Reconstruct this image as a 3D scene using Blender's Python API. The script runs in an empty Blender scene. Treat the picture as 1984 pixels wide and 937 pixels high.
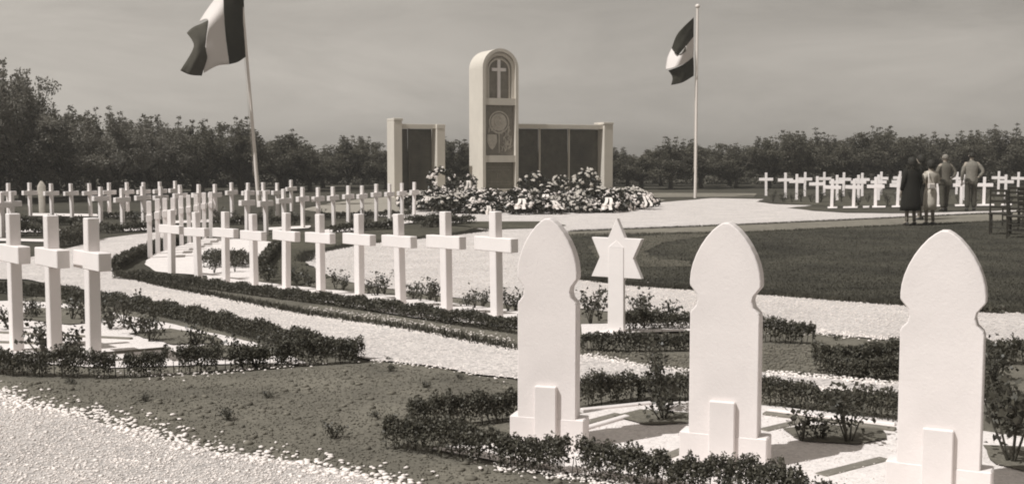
import bpy, bmesh, math, random
import numpy as np
from mathutils import Vector, Matrix, noise
S = bpy.context.scene
C = bpy.context.collection
R = math.radians
rnd = random.Random(7)
nr = np.random.default_rng(7)

# ------------------------------------------------------------------ camera
F, CX, CY, HZ, HC = 2200.0, 992.0, 468.5, 300.0, 1.72
PITCH = math.atan((CY - HZ) / F)
cam = bpy.data.objects.new('camera', bpy.data.cameras.new('camera'))
C.objects.link(cam); S.camera = cam
cam.location = (0, 0, HC); cam.rotation_euler = (R(90) - PITCH, 0, 0)
cam.data.sensor_width = 36; cam.data.lens = 36 * F / 1984; cam.data.clip_end = 3000; cam.data.clip_start = .1
S.render.resolution_x = 1024; S.render.resolution_y = 483

# ------------------------------------------------------------------ sky, sun, exposure
SUN_AZ = (-.85, -.527); SUN_EL = R(53)
w = bpy.data.worlds.new('World'); S.world = w; w.use_nodes = True
nt = w.node_tree; N = nt.nodes; L = nt.links
for n in list(N): N.remove(n)
out = N.new('ShaderNodeOutputWorld'); bg = N.new('ShaderNodeBackground'); bg.inputs[1].default_value = .15
sky = N.new('ShaderNodeTexSky'); sky.sky_type = 'NISHITA'; sky.sun_disc = False
sky.sun_elevation = SUN_EL; sky.sun_rotation = math.atan2(SUN_AZ[0], SUN_AZ[1])
sky.dust_density = 3.0; sky.air_density = 1.0
bw = N.new('ShaderNodeRGBToBW')
gm = N.new('ShaderNodeMath'); gm.operation = 'POWER'; gm.inputs[1].default_value = .45
# soft streaky cloud veil
tc = N.new('ShaderNodeTexCoord'); mp = N.new('ShaderNodeMapping'); mp.inputs['Scale'].default_value = (1.6, 1.6, 6)
mp.inputs['Rotation'].default_value = (0, R(8), 0)
nz = N.new('ShaderNodeTexNoise'); nz.inputs['Scale'].default_value = 2.6; nz.inputs['Detail'].default_value = 5; nz.inputs['Roughness'].default_value = .62
nz.inputs['Distortion'].default_value = .6
mr = N.new('ShaderNodeMapRange'); mr.inputs[1].default_value = .35; mr.inputs[2].default_value = .72; mr.inputs[3].default_value = .93; mr.inputs[4].default_value = 1.24
mm = N.new('ShaderNodeMath'); mm.operation = 'MULTIPLY'
sc = N.new('ShaderNodeMath'); sc.operation = 'MULTIPLY'; sc.inputs[1].default_value = 1.36
tint = N.new('ShaderNodeMix'); tint.data_type = 'RGBA'; tint.blend_type = 'MULTIPLY'; tint.inputs[0].default_value = 1
tint.inputs[7].default_value = (1, .93, .84, 1)
L.new(sky.outputs[0], bw.inputs[0]); L.new(bw.outputs[0], gm.inputs[0])
L.new(tc.outputs['Generated'], mp.inputs[0]); L.new(mp.outputs[0], nz.inputs['Vector']); L.new(nz.outputs[0], mr.inputs[0])
# the veil is thinner and brighter low over the left horizon
vd = N.new('ShaderNodeVectorMath'); vd.operation = 'DOT_PRODUCT'; vd.inputs[1].default_value = (-.47, .88, .06)
mg = N.new('ShaderNodeMapRange'); mg.inputs[1].default_value = .84; mg.inputs[2].default_value = 1.0; mg.inputs[3].default_value = 1.0; mg.inputs[4].default_value = 1.32
mg.interpolation_type = 'SMOOTHSTEP'
vz = N.new('ShaderNodeSeparateXYZ'); mz = N.new('ShaderNodeMapRange'); mz.inputs[1].default_value = 0; mz.inputs[2].default_value = .12; mz.inputs[3].default_value = 1.38; mz.inputs[4].default_value = 1.0
g1 = N.new('ShaderNodeMath'); g1.operation = 'MULTIPLY'; g2 = N.new('ShaderNodeMath'); g2.operation = 'MULTIPLY'
L.new(tc.outputs['Generated'], vd.inputs[0]); L.new(vd.outputs['Value'], mg.inputs[0]); L.new(tc.outputs['Generated'], vz.inputs[0]); L.new(vz.outputs[2], mz.inputs[0])
L.new(gm.outputs[0], g1.inputs[0]); L.new(mg.outputs[0], g1.inputs[1]); L.new(g1.outputs[0], g2.inputs[0]); L.new(mz.outputs[0], g2.inputs[1])
L.new(g2.outputs[0], mm.inputs[0]); L.new(mr.outputs[0], mm.inputs[1]); L.new(mm.outputs[0], sc.inputs[0])
L.new(sc.outputs[0], tint.inputs[6]); L.new(tint.outputs[2], bg.inputs[0]); L.new(bg.outputs[0], out.inputs[0])
sl = bpy.data.lights.new('sun', 'SUN'); sl.energy = 4.0; sl.angle = R(.5); sl.color = (1, .985, .965)
sun = bpy.data.objects.new('sun', sl); C.objects.link(sun)
sdir = Vector((SUN_AZ[0] * math.cos(SUN_EL), SUN_AZ[1] * math.cos(SUN_EL), math.sin(SUN_EL)))
sun.rotation_euler = sdir.to_track_quat('Z', 'Y').to_euler(); sun.location = sdir * 60
S.view_settings.view_transform = 'Standard'; S.view_settings.look = 'None'
S.view_settings.exposure = 0.02; S.view_settings.gamma = 1; S.view_settings.use_curve_mapping = False
S.cycles.filter_width = 1.9

# ------------------------------------------------------------------ terrain and picking
def T(y):
    t = min(max((y - 6) / 10.5, 0), 1); return .4 * (1 - t * t * (3 - 2 * t))
YC = [-6, 2, 5.9] + [6 + .5 * i for i in range(22)]      # rows where every ground sheet is cut
def TZ(y):                                               # terrain as the cut sheets really run
    if y <= YC[0] or y >= YC[-1]: return T(y)
    for a, b in zip(YC, YC[1:]):
        if a <= y <= b: return T(a) + (T(b) - T(a)) * (y - a) / (b - a)
def ray(px, py):
    a, b = (px - CX) / F, -(py - CY) / F
    c, s = math.cos(PITCH), math.sin(PITCH)
    return Vector((a, c + b * s, b * c - s))
def gp(px, py):                                          # ground point under a picture position
    d = ray(px, py); z = 0
    for _ in range(25):
        t = (z - HC) / d.z; z = .5 * z + .5 * TZ(d.y * t)
    t = (z - HC) / d.z
    return Vector((d.x * t, d.y * t, TZ(d.y * t)))
def at(px, py, Y):
    d = ray(px, py); t = Y / d.y
    return Vector((d.x * t, Y, HC + d.z * t))

# ------------------------------------------------------------------ materials
M = {}
def mat(name, col, rough=.85, var=.0, scale=6, bump=0, bscale=60, detail=4, spec=.3, var2=0, scale2=1.0, voro=None, coord='Object', trans=0):
    m = bpy.data.materials.new(name); m.use_nodes = True; n = m.node_tree.nodes; l = m.node_tree.links
    p = n['Principled BSDF']; p.inputs['Roughness'].default_value = rough; p.inputs['Specular IOR Level'].default_value = spec
    c = n.new('ShaderNodeTexCoord')
    prev = None
    def layer(fac_sock, lo, hi, prev):
        r = n.new('ShaderNodeMapRange'); r.inputs[1].default_value = .25; r.inputs[2].default_value = .75; r.inputs[3].default_value = lo; r.inputs[4].default_value = hi
        l.new(fac_sock, r.inputs[0])
        if prev is None: return r.outputs[0]
        k = n.new('ShaderNodeMath'); k.operation = 'MULTIPLY'; l.new(prev, k.inputs[0]); l.new(r.outputs[0], k.inputs[1]); return k.outputs[0]
    if var:
        t = n.new('ShaderNodeTexNoise'); t.inputs['Scale'].default_value = scale; t.inputs['Detail'].default_value = detail; t.inputs['Roughness'].default_value = .65
        l.new(c.outputs[coord], t.inputs['Vector']); prev = layer(t.outputs[0], 1 - var, 1 + var, prev)
    if var2:
        t = n.new('ShaderNodeTexNoise'); t.inputs['Scale'].default_value = scale2; t.inputs['Detail'].default_value = 3
        l.new(c.outputs[coord], t.inputs['Vector']); prev = layer(t.outputs[0], 1 - var2, 1 + var2, prev)
    if voro:
        t = n.new('ShaderNodeTexVoronoi'); t.inputs['Scale'].default_value = voro[0]; t.inputs['Randomness'].default_value = 1
        l.new(c.outputs[coord], t.inputs['Vector'])
        r = n.new('ShaderNodeMapRange'); r.inputs[1].default_value = 0; r.inputs[2].default_value = .55; r.inputs[3].default_value = 1.0; r.inputs[4].default_value = 1 - voro[1]
        l.new(t.outputs['Distance'], r.inputs[0]); k = n.new('ShaderNodeMath'); k.operation = 'MULTIPLY'; l.new(r.outputs[0], k.inputs[0])
        b = n.new('ShaderNodeRGBToBW'); l.new(t.outputs['Color'], b.inputs[0])
        r2 = n.new('ShaderNodeMapRange'); r2.inputs[1].default_value = .2; r2.inputs[2].default_value = .5; r2.inputs[3].default_value = 1 - voro[1]; r2.inputs[4].default_value = 1.03
        l.new(b.outputs[0], r2.inputs[0]); l.new(r2.outputs[0], k.inputs[1])
        if prev:
            q = n.new('ShaderNodeMath'); q.operation = 'MULTIPLY'; l.new(prev, q.inputs[0]); l.new(k.outputs[0], q.inputs[1]); prev = q.outputs[0]
        else: prev = k.outputs[0]
    if prev:
        x = n.new('ShaderNodeVectorMath'); x.operation = 'SCALE'; x.inputs[0].default_value = col; l.new(prev, x.inputs['Scale']); l.new(x.outputs[0], p.inputs['Base Color'])
    else: p.inputs['Base Color'].default_value = (*col, 1)
    if bump:
        t = n.new('ShaderNodeTexNoise'); t.inputs['Scale'].default_value = bscale; t.inputs['Detail'].default_value = 5; t.inputs['Roughness'].default_value = .7
        l.new(c.outputs[coord], t.inputs['Vector']); b = n.new('ShaderNodeBump'); b.inputs['Strength'].default_value = 1; b.inputs['Distance'].default_value = bump
        l.new(t.outputs[0], b.inputs['Height']); l.new(b.outputs[0], p.inputs['Normal'])
    if trans:
        tr = n.new('ShaderNodeBsdfTranslucent'); tr.inputs[0].default_value = (*[v * 1.1 for v in col], 1)
        mx = n.new('ShaderNodeMixShader'); mx.inputs[0].default_value = trans
        l.new(p.outputs[0], mx.inputs[1]); l.new(tr.outputs[0], mx.inputs[2]); l.new(mx.outputs[0], n['Material Output'].inputs[0])
    M[name] = m; return m
mat('white_paint', (.80, .75, .73), .55, var=.03, scale=9, var2=.04, scale2=1.7, bump=.0012, bscale=40)
mat('white_stone', (.77, .715, .695), .7, var=.035, scale=5, bump=.0015, bscale=70, var2=.07, scale2=4)
mat('pale_render', (.60, .555, .49), .85, var=.05, scale=3, bump=.003, bscale=30, var2=.05, scale2=.8)
mat('relief_stone', (.23, .21, .18), .8, var=.22, scale=5, bump=.02, bscale=9)
mat('grey_panel', (.17, .157, .125), .6, var=.2, scale=7, bump=.005, bscale=20)
mat('dark_panel', (.068, .062, .047), .35, var=.35, scale=7, spec=.5, var2=.55, scale2=1.1)
mat('letter_dark', (.085, .078, .06), .5)
mat('relief_light', (.50, .46, .405), .85, var=.2, scale=9)
mat('gravel', (.80, .74, .705), .95, var=.10, scale=45, bump=.012, bscale=55, var2=.09, scale2=1.4, voro=(38, .28))
mat('coarse_gravel', (.82, .76, .72), .95, var=.2, scale=60, bump=.012, bscale=70, var2=.12, scale2=1.6, voro=(60, .35))
mat('pebble', (.80, .74, .70), .9, var=.2, scale=55, var2=.1, scale2=2)
mat('chip', (.84, .78, .75), .9, var=.06, scale=30, bump=.005, bscale=70, var2=.05, scale2=3, voro=(70, .12))
mat('soil', (.15, .138, .112), .95, var=.34, scale=45, bump=.012, bscale=34, var2=.3, scale2=2.2, detail=8)
mat('clod', (.145, .133, .108), .95, var=.45, scale=14)
mat('turf', (.082, .076, .056), .95, var=.4, scale=9, bump=.05, bscale=14, var2=.3, scale2=.9, detail=8)
mat('ground_mat', (.062, .057, .043), .95, var=.35, scale=5, bump=.05, bscale=10, var2=.3, scale2=.35, detail=8)
mat('lawn_mat', (.058, .054, .041), .95, var=.4, scale=6, bump=.05, bscale=15, var2=.5, scale2=.7, detail=8)
mat('ring_mat', (.105, .096, .074), .95, var=.35, scale=7, bump=.04, bscale=12, var2=.15, scale2=.8)
mat('verge_mat', (.20, .183, .15), .95, var=.3, scale=5, bump=.04, bscale=9, var2=.2, scale2=.8)
mat('terrace', (.30, .275, .235), .9, var=.12, scale=3)
mat('slab', (.20, .183, .155), .9, var=.2, scale=20, bump=.003, bscale=60)
mat('grass_blade', (.058, .054, .041), .8, var=.3, scale=5, var2=.45, scale2=.7)
mat('hedge_leaf', (.085, .079, .060), .6, var=.6, scale=28, detail=2, spec=.45, trans=.18)
mat('rose_leaf', (.060, .056, .042), .5, var=.5, scale=22, detail=2, spec=.5, trans=.15)
mat('rose_stem', (.06, .055, .043), .8)
mat('tree_leaf', (.115, .107, .082), .65, var=.45, scale=2.2, detail=3, trans=.32)
mat('tree_leaf_pale', (.19, .178, .15), .65, var=.4, scale=2.0, detail=3, trans=.35)
mat('bark', (.07, .064, .052), .9, var=.3, scale=12, bump=.01, bscale=25)
mat('petal', (.80, .735, .69), .7, var=.2, scale=9, trans=.15)
mat('petal_grey', (.55, .51, .46), .7, var=.3, scale=9, trans=.15)
mat('wreath_leaf', (.035, .032, .023), .45, var=.5, scale=14, spec=.5)
mat('ribbon', (.72, .665, .62), .45, var=.08, scale=12)
mat('flag_dark', (.026, .024, .016), .9, var=.2, scale=3, trans=.1)
mat('flag_mid', (.085, .078, .062), .9, var=.2, scale=3, trans=.25)
mat('flag_white', (.70, .65, .62), .9, trans=.08)
mat('pole_paint', (.74, .68, .63), .45)
mat('skin', (.33, .285, .235), .6)
mat('hair', (.025, .023, .018), .7, var=.3, scale=40)
mat('hair_grey', (.20, .185, .16), .8, var=.3, scale=40)
mat('coat_black', (.014, .013, .010), .95, var=.3, scale=20)
mat('cloth_grey', (.12, .11, .09), .95, var=.25, scale=18)
mat('cloth_mid', (.19, .176, .15), .95, var=.2, scale=18)
mat('cloth_dark', (.06, .055, .043), .95, var=.25, scale=18)
mat('cloth_pale', (.50, .46, .40), .95, var=.12, scale=15)
mat('stocking', (.045, .041, .033), .8)
mat('shoe', (.02, .018, .014), .4)
mat('bag_white', (.7, .645, .6), .6)
mat('dark_wood', (.035, .031, .024), .5, var=.3, scale=15)

# ------------------------------------------------------------------ object helpers
def tag(o, label=None, cat=None, group=None, kind=None):
    if label: o['label'] = label
    if cat: o['category'] = cat
    if group: o['group'] = group
    if kind: o['kind'] = kind
    return o
def empty(name, loc, rz=0, label=None, cat=None, group=None):
    o = bpy.data.objects.new(name, None); C.objects.link(o); o.location = loc; o.rotation_euler = (0, 0, rz)
    o.empty_display_size = .2
    return tag(o, label, cat, group)
def link(name, me, m, parent=None, smooth=False):
    if m is not None and not me.materials: me.materials.append(M[m])
    if smooth:
        for p in me.polygons: p.use_smooth = True
    o = bpy.data.objects.new(name, me); C.objects.link(o)
    if parent: o.parent = parent
    return o
def copy_tree(o, parent=None):
    c = o.copy(); C.objects.link(c)
    if parent: c.parent = parent
    for ch in list(o.children): copy_tree(ch, c)
    return c
class MB:
    def __init__(s): s.v = []; s.f = []
    def add(s, vs, fs):
        k = len(s.v); s.v += [tuple(p) for p in vs]; s.f += [tuple(i + k for i in f) for f in fs]
    def box(s, c, d, rot=None):
        x, y, z = [q / 2 for q in d]; vs = [Vector((a * x, b * y, e * z)) for a in (-1, 1) for b in (-1, 1) for e in (-1, 1)]
        if rot is not None: vs = [rot @ p for p in vs]
        vs = [p + Vector(c) for p in vs]
        s.add(vs, [(0, 1, 3, 2), (4, 6, 7, 5), (0, 4, 5, 1), (2, 3, 7, 6), (0, 2, 6, 4), (1, 5, 7, 3)])
    def tube(s, pts, rs, n=8, cap=True):
        pts = [Vector(p) for p in pts]
        if not hasattr(rs, '__len__'): rs = [rs] * len(pts)
        rings = []; t0 = None
        for i, p in enumerate(pts):
            d = (pts[min(i + 1, len(pts) - 1)] - pts[max(i - 1, 0)]).normalized()
            a = d.orthogonal().normalized() if t0 is None else (t0 - d * t0.dot(d)).normalized()
            t0 = a; b = d.cross(a)
            rings.append([p + (a * math.cos(2 * math.pi * j / n) + b * math.sin(2 * math.pi * j / n)) * rs[i] for j in range(n)])
        vs = [v for r in rings for v in r]; fs = []
        for i in range(len(pts) - 1):
            for j in range(n): fs.append((i * n + j, i * n + (j + 1) % n, (i + 1) * n + (j + 1) % n, (i + 1) * n + j))
        if cap: fs += [tuple(range(n - 1, -1, -1)), tuple((len(pts) - 1) * n + j for j in range(n))]
        s.add(vs, fs)
    def prism(s, poly, y0, y1):          # polygon in (x,z), extruded along y
        n = len(poly); vs = [(x, y0, z) for x, z in poly] + [(x, y1, z) for x, z in poly]
        s.add(vs, [tuple(range(n)), tuple(range(2 * n - 1, n - 1, -1))] + [(i, i + n, (i + 1) % n + n, (i + 1) % n) for i in range(n)])
    def loft(s, rings, n=14):            # (z, rx, ry, cx, cy)
        vs = []; fs = []
        for z, rx, ry, cx, cy in rings:
            vs += [(cx + rx * math.cos(2 * math.pi * j / n), cy + ry * math.sin(2 * math.pi * j / n), z) for j in range(n)]
        for i in range(len(rings) - 1):
            for j in range(n): fs.append((i * n + j, i * n + (j + 1) % n, (i + 1) * n + (j + 1) % n, (i + 1) * n + j))
        fs += [tuple(range(n - 1, -1, -1)), tuple((len(rings) - 1) * n + j for j in range(n))]
        s.add(vs, fs)
    def mesh(s, name, bevel=0, seg=1):
        me = bpy.data.meshes.new(name); me.from_pydata(s.v, [], s.f)
        bm = bmesh.new(); bm.from_mesh(me); bmesh.ops.recalc_face_normals(bm, faces=bm.faces)
        if bevel:
            es = [e for e in bm.edges if len(e.link_faces) == 2 and e.calc_face_angle(0) > .6]
            bmesh.ops.bevel(bm, geom=es, offset=bevel, segments=seg, affect='EDGES', clamp_overlap=True)
        bm.to_mesh(me); bm.free(); return me
    def build(s, name, m, parent=None, bevel=0, smooth=False, seg=1):
        return link(name, s.mesh(name, bevel, seg), m, parent, smooth)
def raw_mesh(name, V, Fq):
    me = bpy.data.meshes.new(name); V = np.asarray(V, np.float32); Fq = np.asarray(Fq, np.int32); k = Fq.shape[1]
    me.vertices.add(len(V)); me.vertices.foreach_set('co', V.ravel())
    me.loops.add(Fq.size); me.loops.foreach_set('vertex_index', Fq.ravel())
    me.polygons.add(len(Fq)); me.polygons.foreach_set('loop_start', np.arange(0, Fq.size, k, dtype=np.int32))
    me.update(calc_edges=True); return me
def leaves(P, size, aspect=.6, up=0.3, r=nr):
    """small bent leaf faces at the points P"""
    n = len(P); size = np.broadcast_to(size, (n,)) * r.uniform(.65, 1.35, n)
    a = r.normal(size=(n, 3)); a /= np.linalg.norm(a, axis=1)[:, None]
    nn = r.normal(size=(n, 3)); nn[:, 2] += up * 2; b = np.cross(a, nn); b /= np.linalg.norm(b, axis=1)[:, None] + 1e-9
    c = np.cross(a, b)
    A = a * size[:, None] * .5; B = b * size[:, None] * .5 * aspect; Cc = c * size[:, None] * .12
    V = np.stack([P - A, P + B + Cc, P + A, P - B + Cc], 1).reshape(-1, 3)
    return V, np.arange(4 * n).reshape(-1, 4)
ICO = None
def lumps(P, rad, squash=.65, r=nr, jitter=.25):
    bm = bmesh.new(); bmesh.ops.create_icosphere(bm, subdivisions=1, radius=1)
    v0 = np.array([v.co for v in bm.verts]); f0 = np.array([[v.index for v in f.verts] for f in bm.faces]); bm.free()
    n = len(P); k = len(v0)
    sc_ = np.stack([r.uniform(.7, 1.3, n), r.uniform(.7, 1.3, n), r.uniform(.7, 1.1, n) * squash], 1) * np.broadcast_to(rad, (n,))[:, None]
    V = v0[None] * (1 + r.uniform(-jitter, jitter, (n, k, 1))) * sc_[:, None]
    th = r.uniform(0, 6.28, n); c, s_ = np.cos(th)[:, None], np.sin(th)[:, None]
    V = np.stack([V[..., 0] * c - V[..., 1] * s_, V[..., 0] * s_ + V[..., 1] * c, V[..., 2]], 2) + np.asarray(P)[:, None]
    Fc = (f0[None] + (np.arange(n) * k)[:, None, None]).reshape(-1, 3)
    return V.reshape(-1, 3), Fc

# ------------------------------------------------------------------ ground sheets
def cut_mesh(bm, y0, y1):
    for y in YC:
        if y0 < y < y1:
            bmesh.ops.bisect_plane(bm, geom=bm.verts[:] + bm.edges[:] + bm.faces[:], dist=1e-5, plane_co=(0, y, 0), plane_no=(0, 1, 0))
SHEETS = {}
def inside(poly, x, y):
    c = False; j = len(poly) - 1
    for i in range(len(poly)):
        xi, yi = poly[i]; xj, yj = poly[j]
        if (yi > y) != (yj > y) and x < (xj - xi) * (y - yi) / (yj - yi) + xi: c = not c
        j = i
    return c
def sheet(name, pxp, level, m, amp=1.0):
    P = [gp(*p).xy for p in pxp]; out_ = []
    for i, a in enumerate(P):
        b = P[(i + 1) % len(P)]; L_ = (b - a).length; s = .012 * max(6, (a.y + b.y) / 2); n = max(1, min(200, int(L_ / s)))
        nv = Vector((-(b - a).y, (b - a).x)).normalized() if L_ > 0 else Vector((0, 0))
        for k in range(n):
            q = a + (b - a) * k / n
            d = (noise.noise(Vector((q.x * 2.2, q.y * 2.2, level))) * .05 + noise.noise(Vector((q.x * 9, q.y * 9, level + 5))) * .03) * amp * min(2.2, max(1, q.y / 9))
            out_.append(q + nv * d)
    bm = bmesh.new(); f = bm.faces.new([bm.verts.new((q.x, q.y, 0)) for q in out_])
    ys = [q.y for q in out_]
    bmesh.ops.triangulate(bm, faces=bm.faces[:])
    cut_mesh(bm, min(ys), max(ys))
    for v in bm.verts: v.co.z = TZ(v.co.y) + level * .004
    bmesh.ops.recalc_face_normals(bm, faces=bm.faces)
    if sum(f.normal.z for f in bm.faces) < 0: bmesh.ops.reverse_faces(bm, faces=bm.faces[:])
    me = bpy.data.meshes.new(name); bm.to_mesh(me); bm.free()
    o = link(name, me, m); tag(o, kind='structure'); SHEETS[name] = [tuple(q) for q in out_]; return o
bm = bmesh.new()
ys = YC + [20, 30, 50, 80, 150, 280]
xs = [-240, -120, -60, -30, -15, -6, -3, 0, 3, 6, 15, 30, 60, 120, 240]
g = [[bm.verts.new((x, y, TZ(y))) for x in xs] for y in ys]
for i in range(len(ys) - 1):
    for j in range(len(xs) - 1): bm.faces.new((g[i][j], g[i][j + 1], g[i + 1][j + 1], g[i + 1][j]))
me = bpy.data.meshes.new('ground'); bm.to_mesh(me); bm.free(); tag(link('ground', me, 'ground_mat'), kind='structure')

sheet('soil', [(-200, 560), (0, 590), (230, 530), (400, 540), (560, 512), (1005, 560), (1340, 610), (1600, 640), (1984, 672), (2300, 700), (2600, 1300), (900, 1400), (-500, 900)], 1, 'soil', .5)
sheet('gravel_esplanade', [(640, 412), (700, 409), (800, 404), (1275, 393), (1380, 384), (1478, 386), (1466, 391), (1500, 396), (1575, 398), (1525, 403), (1580, 409), (1640, 413), (1750, 414), (1984, 407), (2100, 404), (2100, 409), (1984, 412), (1700, 425), (1440, 437), (1150, 449), (1103, 455), (1060, 462), (1000, 470), (940, 448), (880, 432), (700, 416)], 2, 'gravel')
sheet('gravel_path', [(588, 508), (600, 492), (700, 473), (850, 459), (940, 448), (1000, 444), (1080, 444), (1100, 470), (1126, 545), (1250, 556), (1500, 572), (1740, 592), (1984, 608), (2200, 622), (2200, 700), (1984, 672), (1740, 662), (1600, 648), (1480, 634), (1340, 620), (1250, 612), (1126, 600), (1000, 592), (900, 580), (750, 560), (650, 540)], 3, 'gravel')
sheet('gravel_path', [(-160, 497), (50, 503), (140, 480), (200, 463), (290, 452), (360, 447), (350, 462), (300, 474), (225, 508), (216, 524), (240, 540), (400, 574), (600, 614), (800, 643), (1005, 683), (1126, 690), (1240, 712), (1335, 722), (1480, 725), (1600, 735), (1740, 748), (1984, 775), (2200, 800), (2200, 825), (1984, 797), (1740, 769), (1600, 757), (1480, 745), (1335, 742), (1240, 740), (1126, 748), (1005, 740), (850, 715), (715, 700), (500, 645), (200, 572), (110, 552), (45, 543), (-160, 540)], 4, 'gravel')
sheet('gravel_walk', [(-200, 730), (0, 762), (60, 790), (170, 803), (300, 845), (420, 880), (560, 897), (700, 925), (790, 945), (1000, 1100), (400, 1300), (-500, 1000)], 2, 'coarse_gravel', 1.6)
sheet('lawn', [(1103, 457), (1200, 455), (1440, 451), (1700, 440), (1984, 428), (2150, 422), (2250, 612), (1984, 606), (1740, 590), (1500, 571), (1250, 554), (1126, 540), (1075, 510), (1070, 480)], 4, 'lawn_mat')
sheet('soil_ring', [(1330, 453), (1190, 463), (1140, 482), (1165, 506), (1250, 519), (1340, 518), (1340, 508), (1275, 504), (1248, 490), (1285, 472), (1380, 456)], 5, 'ring_mat')
sheet('verge', [(1100, 450), (1440, 437), (1700, 425), (1984, 412), (2150, 405), (2150, 421), (1984, 427), (1918, 430), (1700, 440), (1440, 452), (1103, 458)], 5, 'verge_mat', .5)
sheet('verge', [(870, 436), (900, 430), (1052, 430), (1100, 438), (1040, 443), (960, 446)], 5, 'turf')
sheet('verge', [(480, 462), (560, 452), (760, 446), (880, 440), (930, 442), (850, 459), (700, 473), (600, 492), (588, 508), (640, 538), (560, 560), (510, 540), (505, 505), (540, 474)], 4, 'turf')
sheet('terrace', [(580, 407), (640, 394), (700, 386), (760, 381), (1200, 377), (1290, 388), (1200, 402), (800, 408), (640, 413)], 3, 'terrace', .3)
sheet('verge', [(1190, 380), (1240, 383), (1460, 382), (1466, 375), (1250, 374)], 4, 'verge_mat')
# white chip grave plots
sheet('gravel_plot', [(-120, 590), (20, 584), (110, 588), (200, 604), (490, 665), (600, 708), (480, 706), (200, 716), (0, 700), (-120, 690)], 3, 'chip', .4)
sheet('gravel_plot', [(300, 527), (278, 512), (300, 492), (400, 462), (540, 466), (500, 512), (495, 545), (1005, 640), (1005, 618), (560, 556), (400, 535)], 3, 'chip', .4)
sheet('gravel_plot', [(400, 536), (560, 555), (760, 575), (1005, 606), (1005, 640), (800, 618), (560, 575), (400, 548)], 5, 'chip', .4)
sheet('gravel_plot', [(1126, 632), (1345, 628), (1345, 645), (1126, 652)], 5, 'chip', .3)
sheet('gravel_plot', [(830, 872), (930, 860), (985, 850), (1030, 822), (1200, 792), (1335, 780), (1500, 790), (1735, 815), (1984, 850), (2200, 900), (2250, 1250), (1700, 1100), (1540, 985), (1420, 958), (1200, 934), (1040, 908), (900, 886)], 3, 'chip', .3)
for k, (a, b, t) in enumerate([((60, 414), (300, 417), 5), ((-60, 444), (142, 446), 6), ((-60, 462), (90, 465), 5), ((300, 430), (470, 424), 5), ((520, 442), (600, 438), 5), ((620, 447), (700, 440), 8), ((690, 437), (800, 427), 6), ((240, 445), (330, 440), 4), ((-60, 425), (60, 424), 5)]):
    sheet('gravel_plot', [a, b, (b[0], b[1] + t), (a[0], a[1] + t)], 5, 'chip', .5)
for x0, x1 in ((1604, 1622), (1634, 1662), (1672, 1684), (1690, 1716), (1728, 1746), (1800, 1824), (1850, 1870), (1893, 1926), (1940, 1960)):
    y0 = 403 - (x0 - 1604) / 60
    sheet('gravel_plot', [(x0, y0 - 2), (x1, y0 - 2.4), (x1, y0 + 1.2), (x0, y0 + 1.6)], 5, 'chip', .3)
sheet('soil', [(1500, 393), (1530, 386), (1700, 379), (1984, 377), (1984, 394), (1905, 396), (1610, 401)], 3, 'turf')
# soil islands, and soil-coloured sheets painted in as shadows of planting, inside the near plot
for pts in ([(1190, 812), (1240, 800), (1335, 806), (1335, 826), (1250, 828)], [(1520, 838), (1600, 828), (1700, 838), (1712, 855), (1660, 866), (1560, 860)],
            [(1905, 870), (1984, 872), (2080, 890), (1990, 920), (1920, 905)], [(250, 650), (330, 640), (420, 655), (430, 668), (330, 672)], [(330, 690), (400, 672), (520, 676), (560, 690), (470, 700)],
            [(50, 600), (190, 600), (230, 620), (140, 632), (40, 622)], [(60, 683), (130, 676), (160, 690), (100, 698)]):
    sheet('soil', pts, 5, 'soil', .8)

# ------------------------------------------------------------------ thin haze volume added to lift the far dark tones
b = MB(); b.box((0, 137, 4.8), (484, 290, 11.6)); hz_ = b.build('haze', None)
hm = bpy.data.materials.new('haze'); hm.use_nodes = True; hn = hm.node_tree.nodes; hn.remove(hn['Principled BSDF'])
pv = hn.new('ShaderNodeVolumePrincipled'); pv.inputs['Color'].default_value = (.92, .90, .86, 1); pv.inputs['Density'].default_value = .0012; pv.inputs['Anisotropy'].default_value = .1
hm.node_tree.links.new(pv.outputs[0], hn['Material Output'].inputs['Volume']); hz_.data.materials.append(hm); tag(hz_, 'thin pale haze added to lift the dark tones over the whole cemetery', 'haze', kind='stuff')

# ------------------------------------------------------------------ grave crosses
def fresh_cross():
    r = empty('grave_cross', (0, 0, 0))
    b = MB(); b.box((0, 0, .475 - .03), (.088, .076, 1.01)); b.build('post', 'white_paint', r, .005)
    b = MB(); b.box((0, 0, .676), (.50, .083, .117)); b.build('crossbar', 'white_paint', r, .005)
    return r
proto_cross = fresh_cross(); first = [True]
ORD = ['first', 'second', 'third', 'fourth', 'fifth', 'sixth', 'seventh', 'eighth', 'ninth', 'tenth', 'eleventh', 'twelfth', 'thirteenth', 'fourteenth', 'fifteenth']
def cross(px, py, az, label, group, s=1.0):
    wide = 1.13 if s > .995 and 'right field' in label else 1.0
    """az: how far the front is turned, degrees, + = towards the left of the view"""
    o = proto_cross if first[0] else copy_tree(proto_cross); first[0] = False
    p = gp(px, py); o.location = p; o.rotation_euler = (R(rnd.uniform(-.9, .9)), R(rnd.uniform(-1.2, 1.2)), R(-az + rnd.uniform(-2, 2)))
    o.scale = (s * wide * rnd.uniform(.98, 1.02), s, s * rnd.uniform(.98, 1.02)); tag(o, label, 'grave cross', group); return o
def row(pts, az0, az1, what, group, s=1.0, skip=0):
    n = len(pts)
    for i, (x, y) in enumerate(pts):
        a = az0 + (az1 - az0) * i / max(1, n - 1)
        cross(x, y, a, '%s, %s from the left' % (what, ORD[i]), group, s)
A_ = [(33, 681), (107, 697), (182, 704)]
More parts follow.
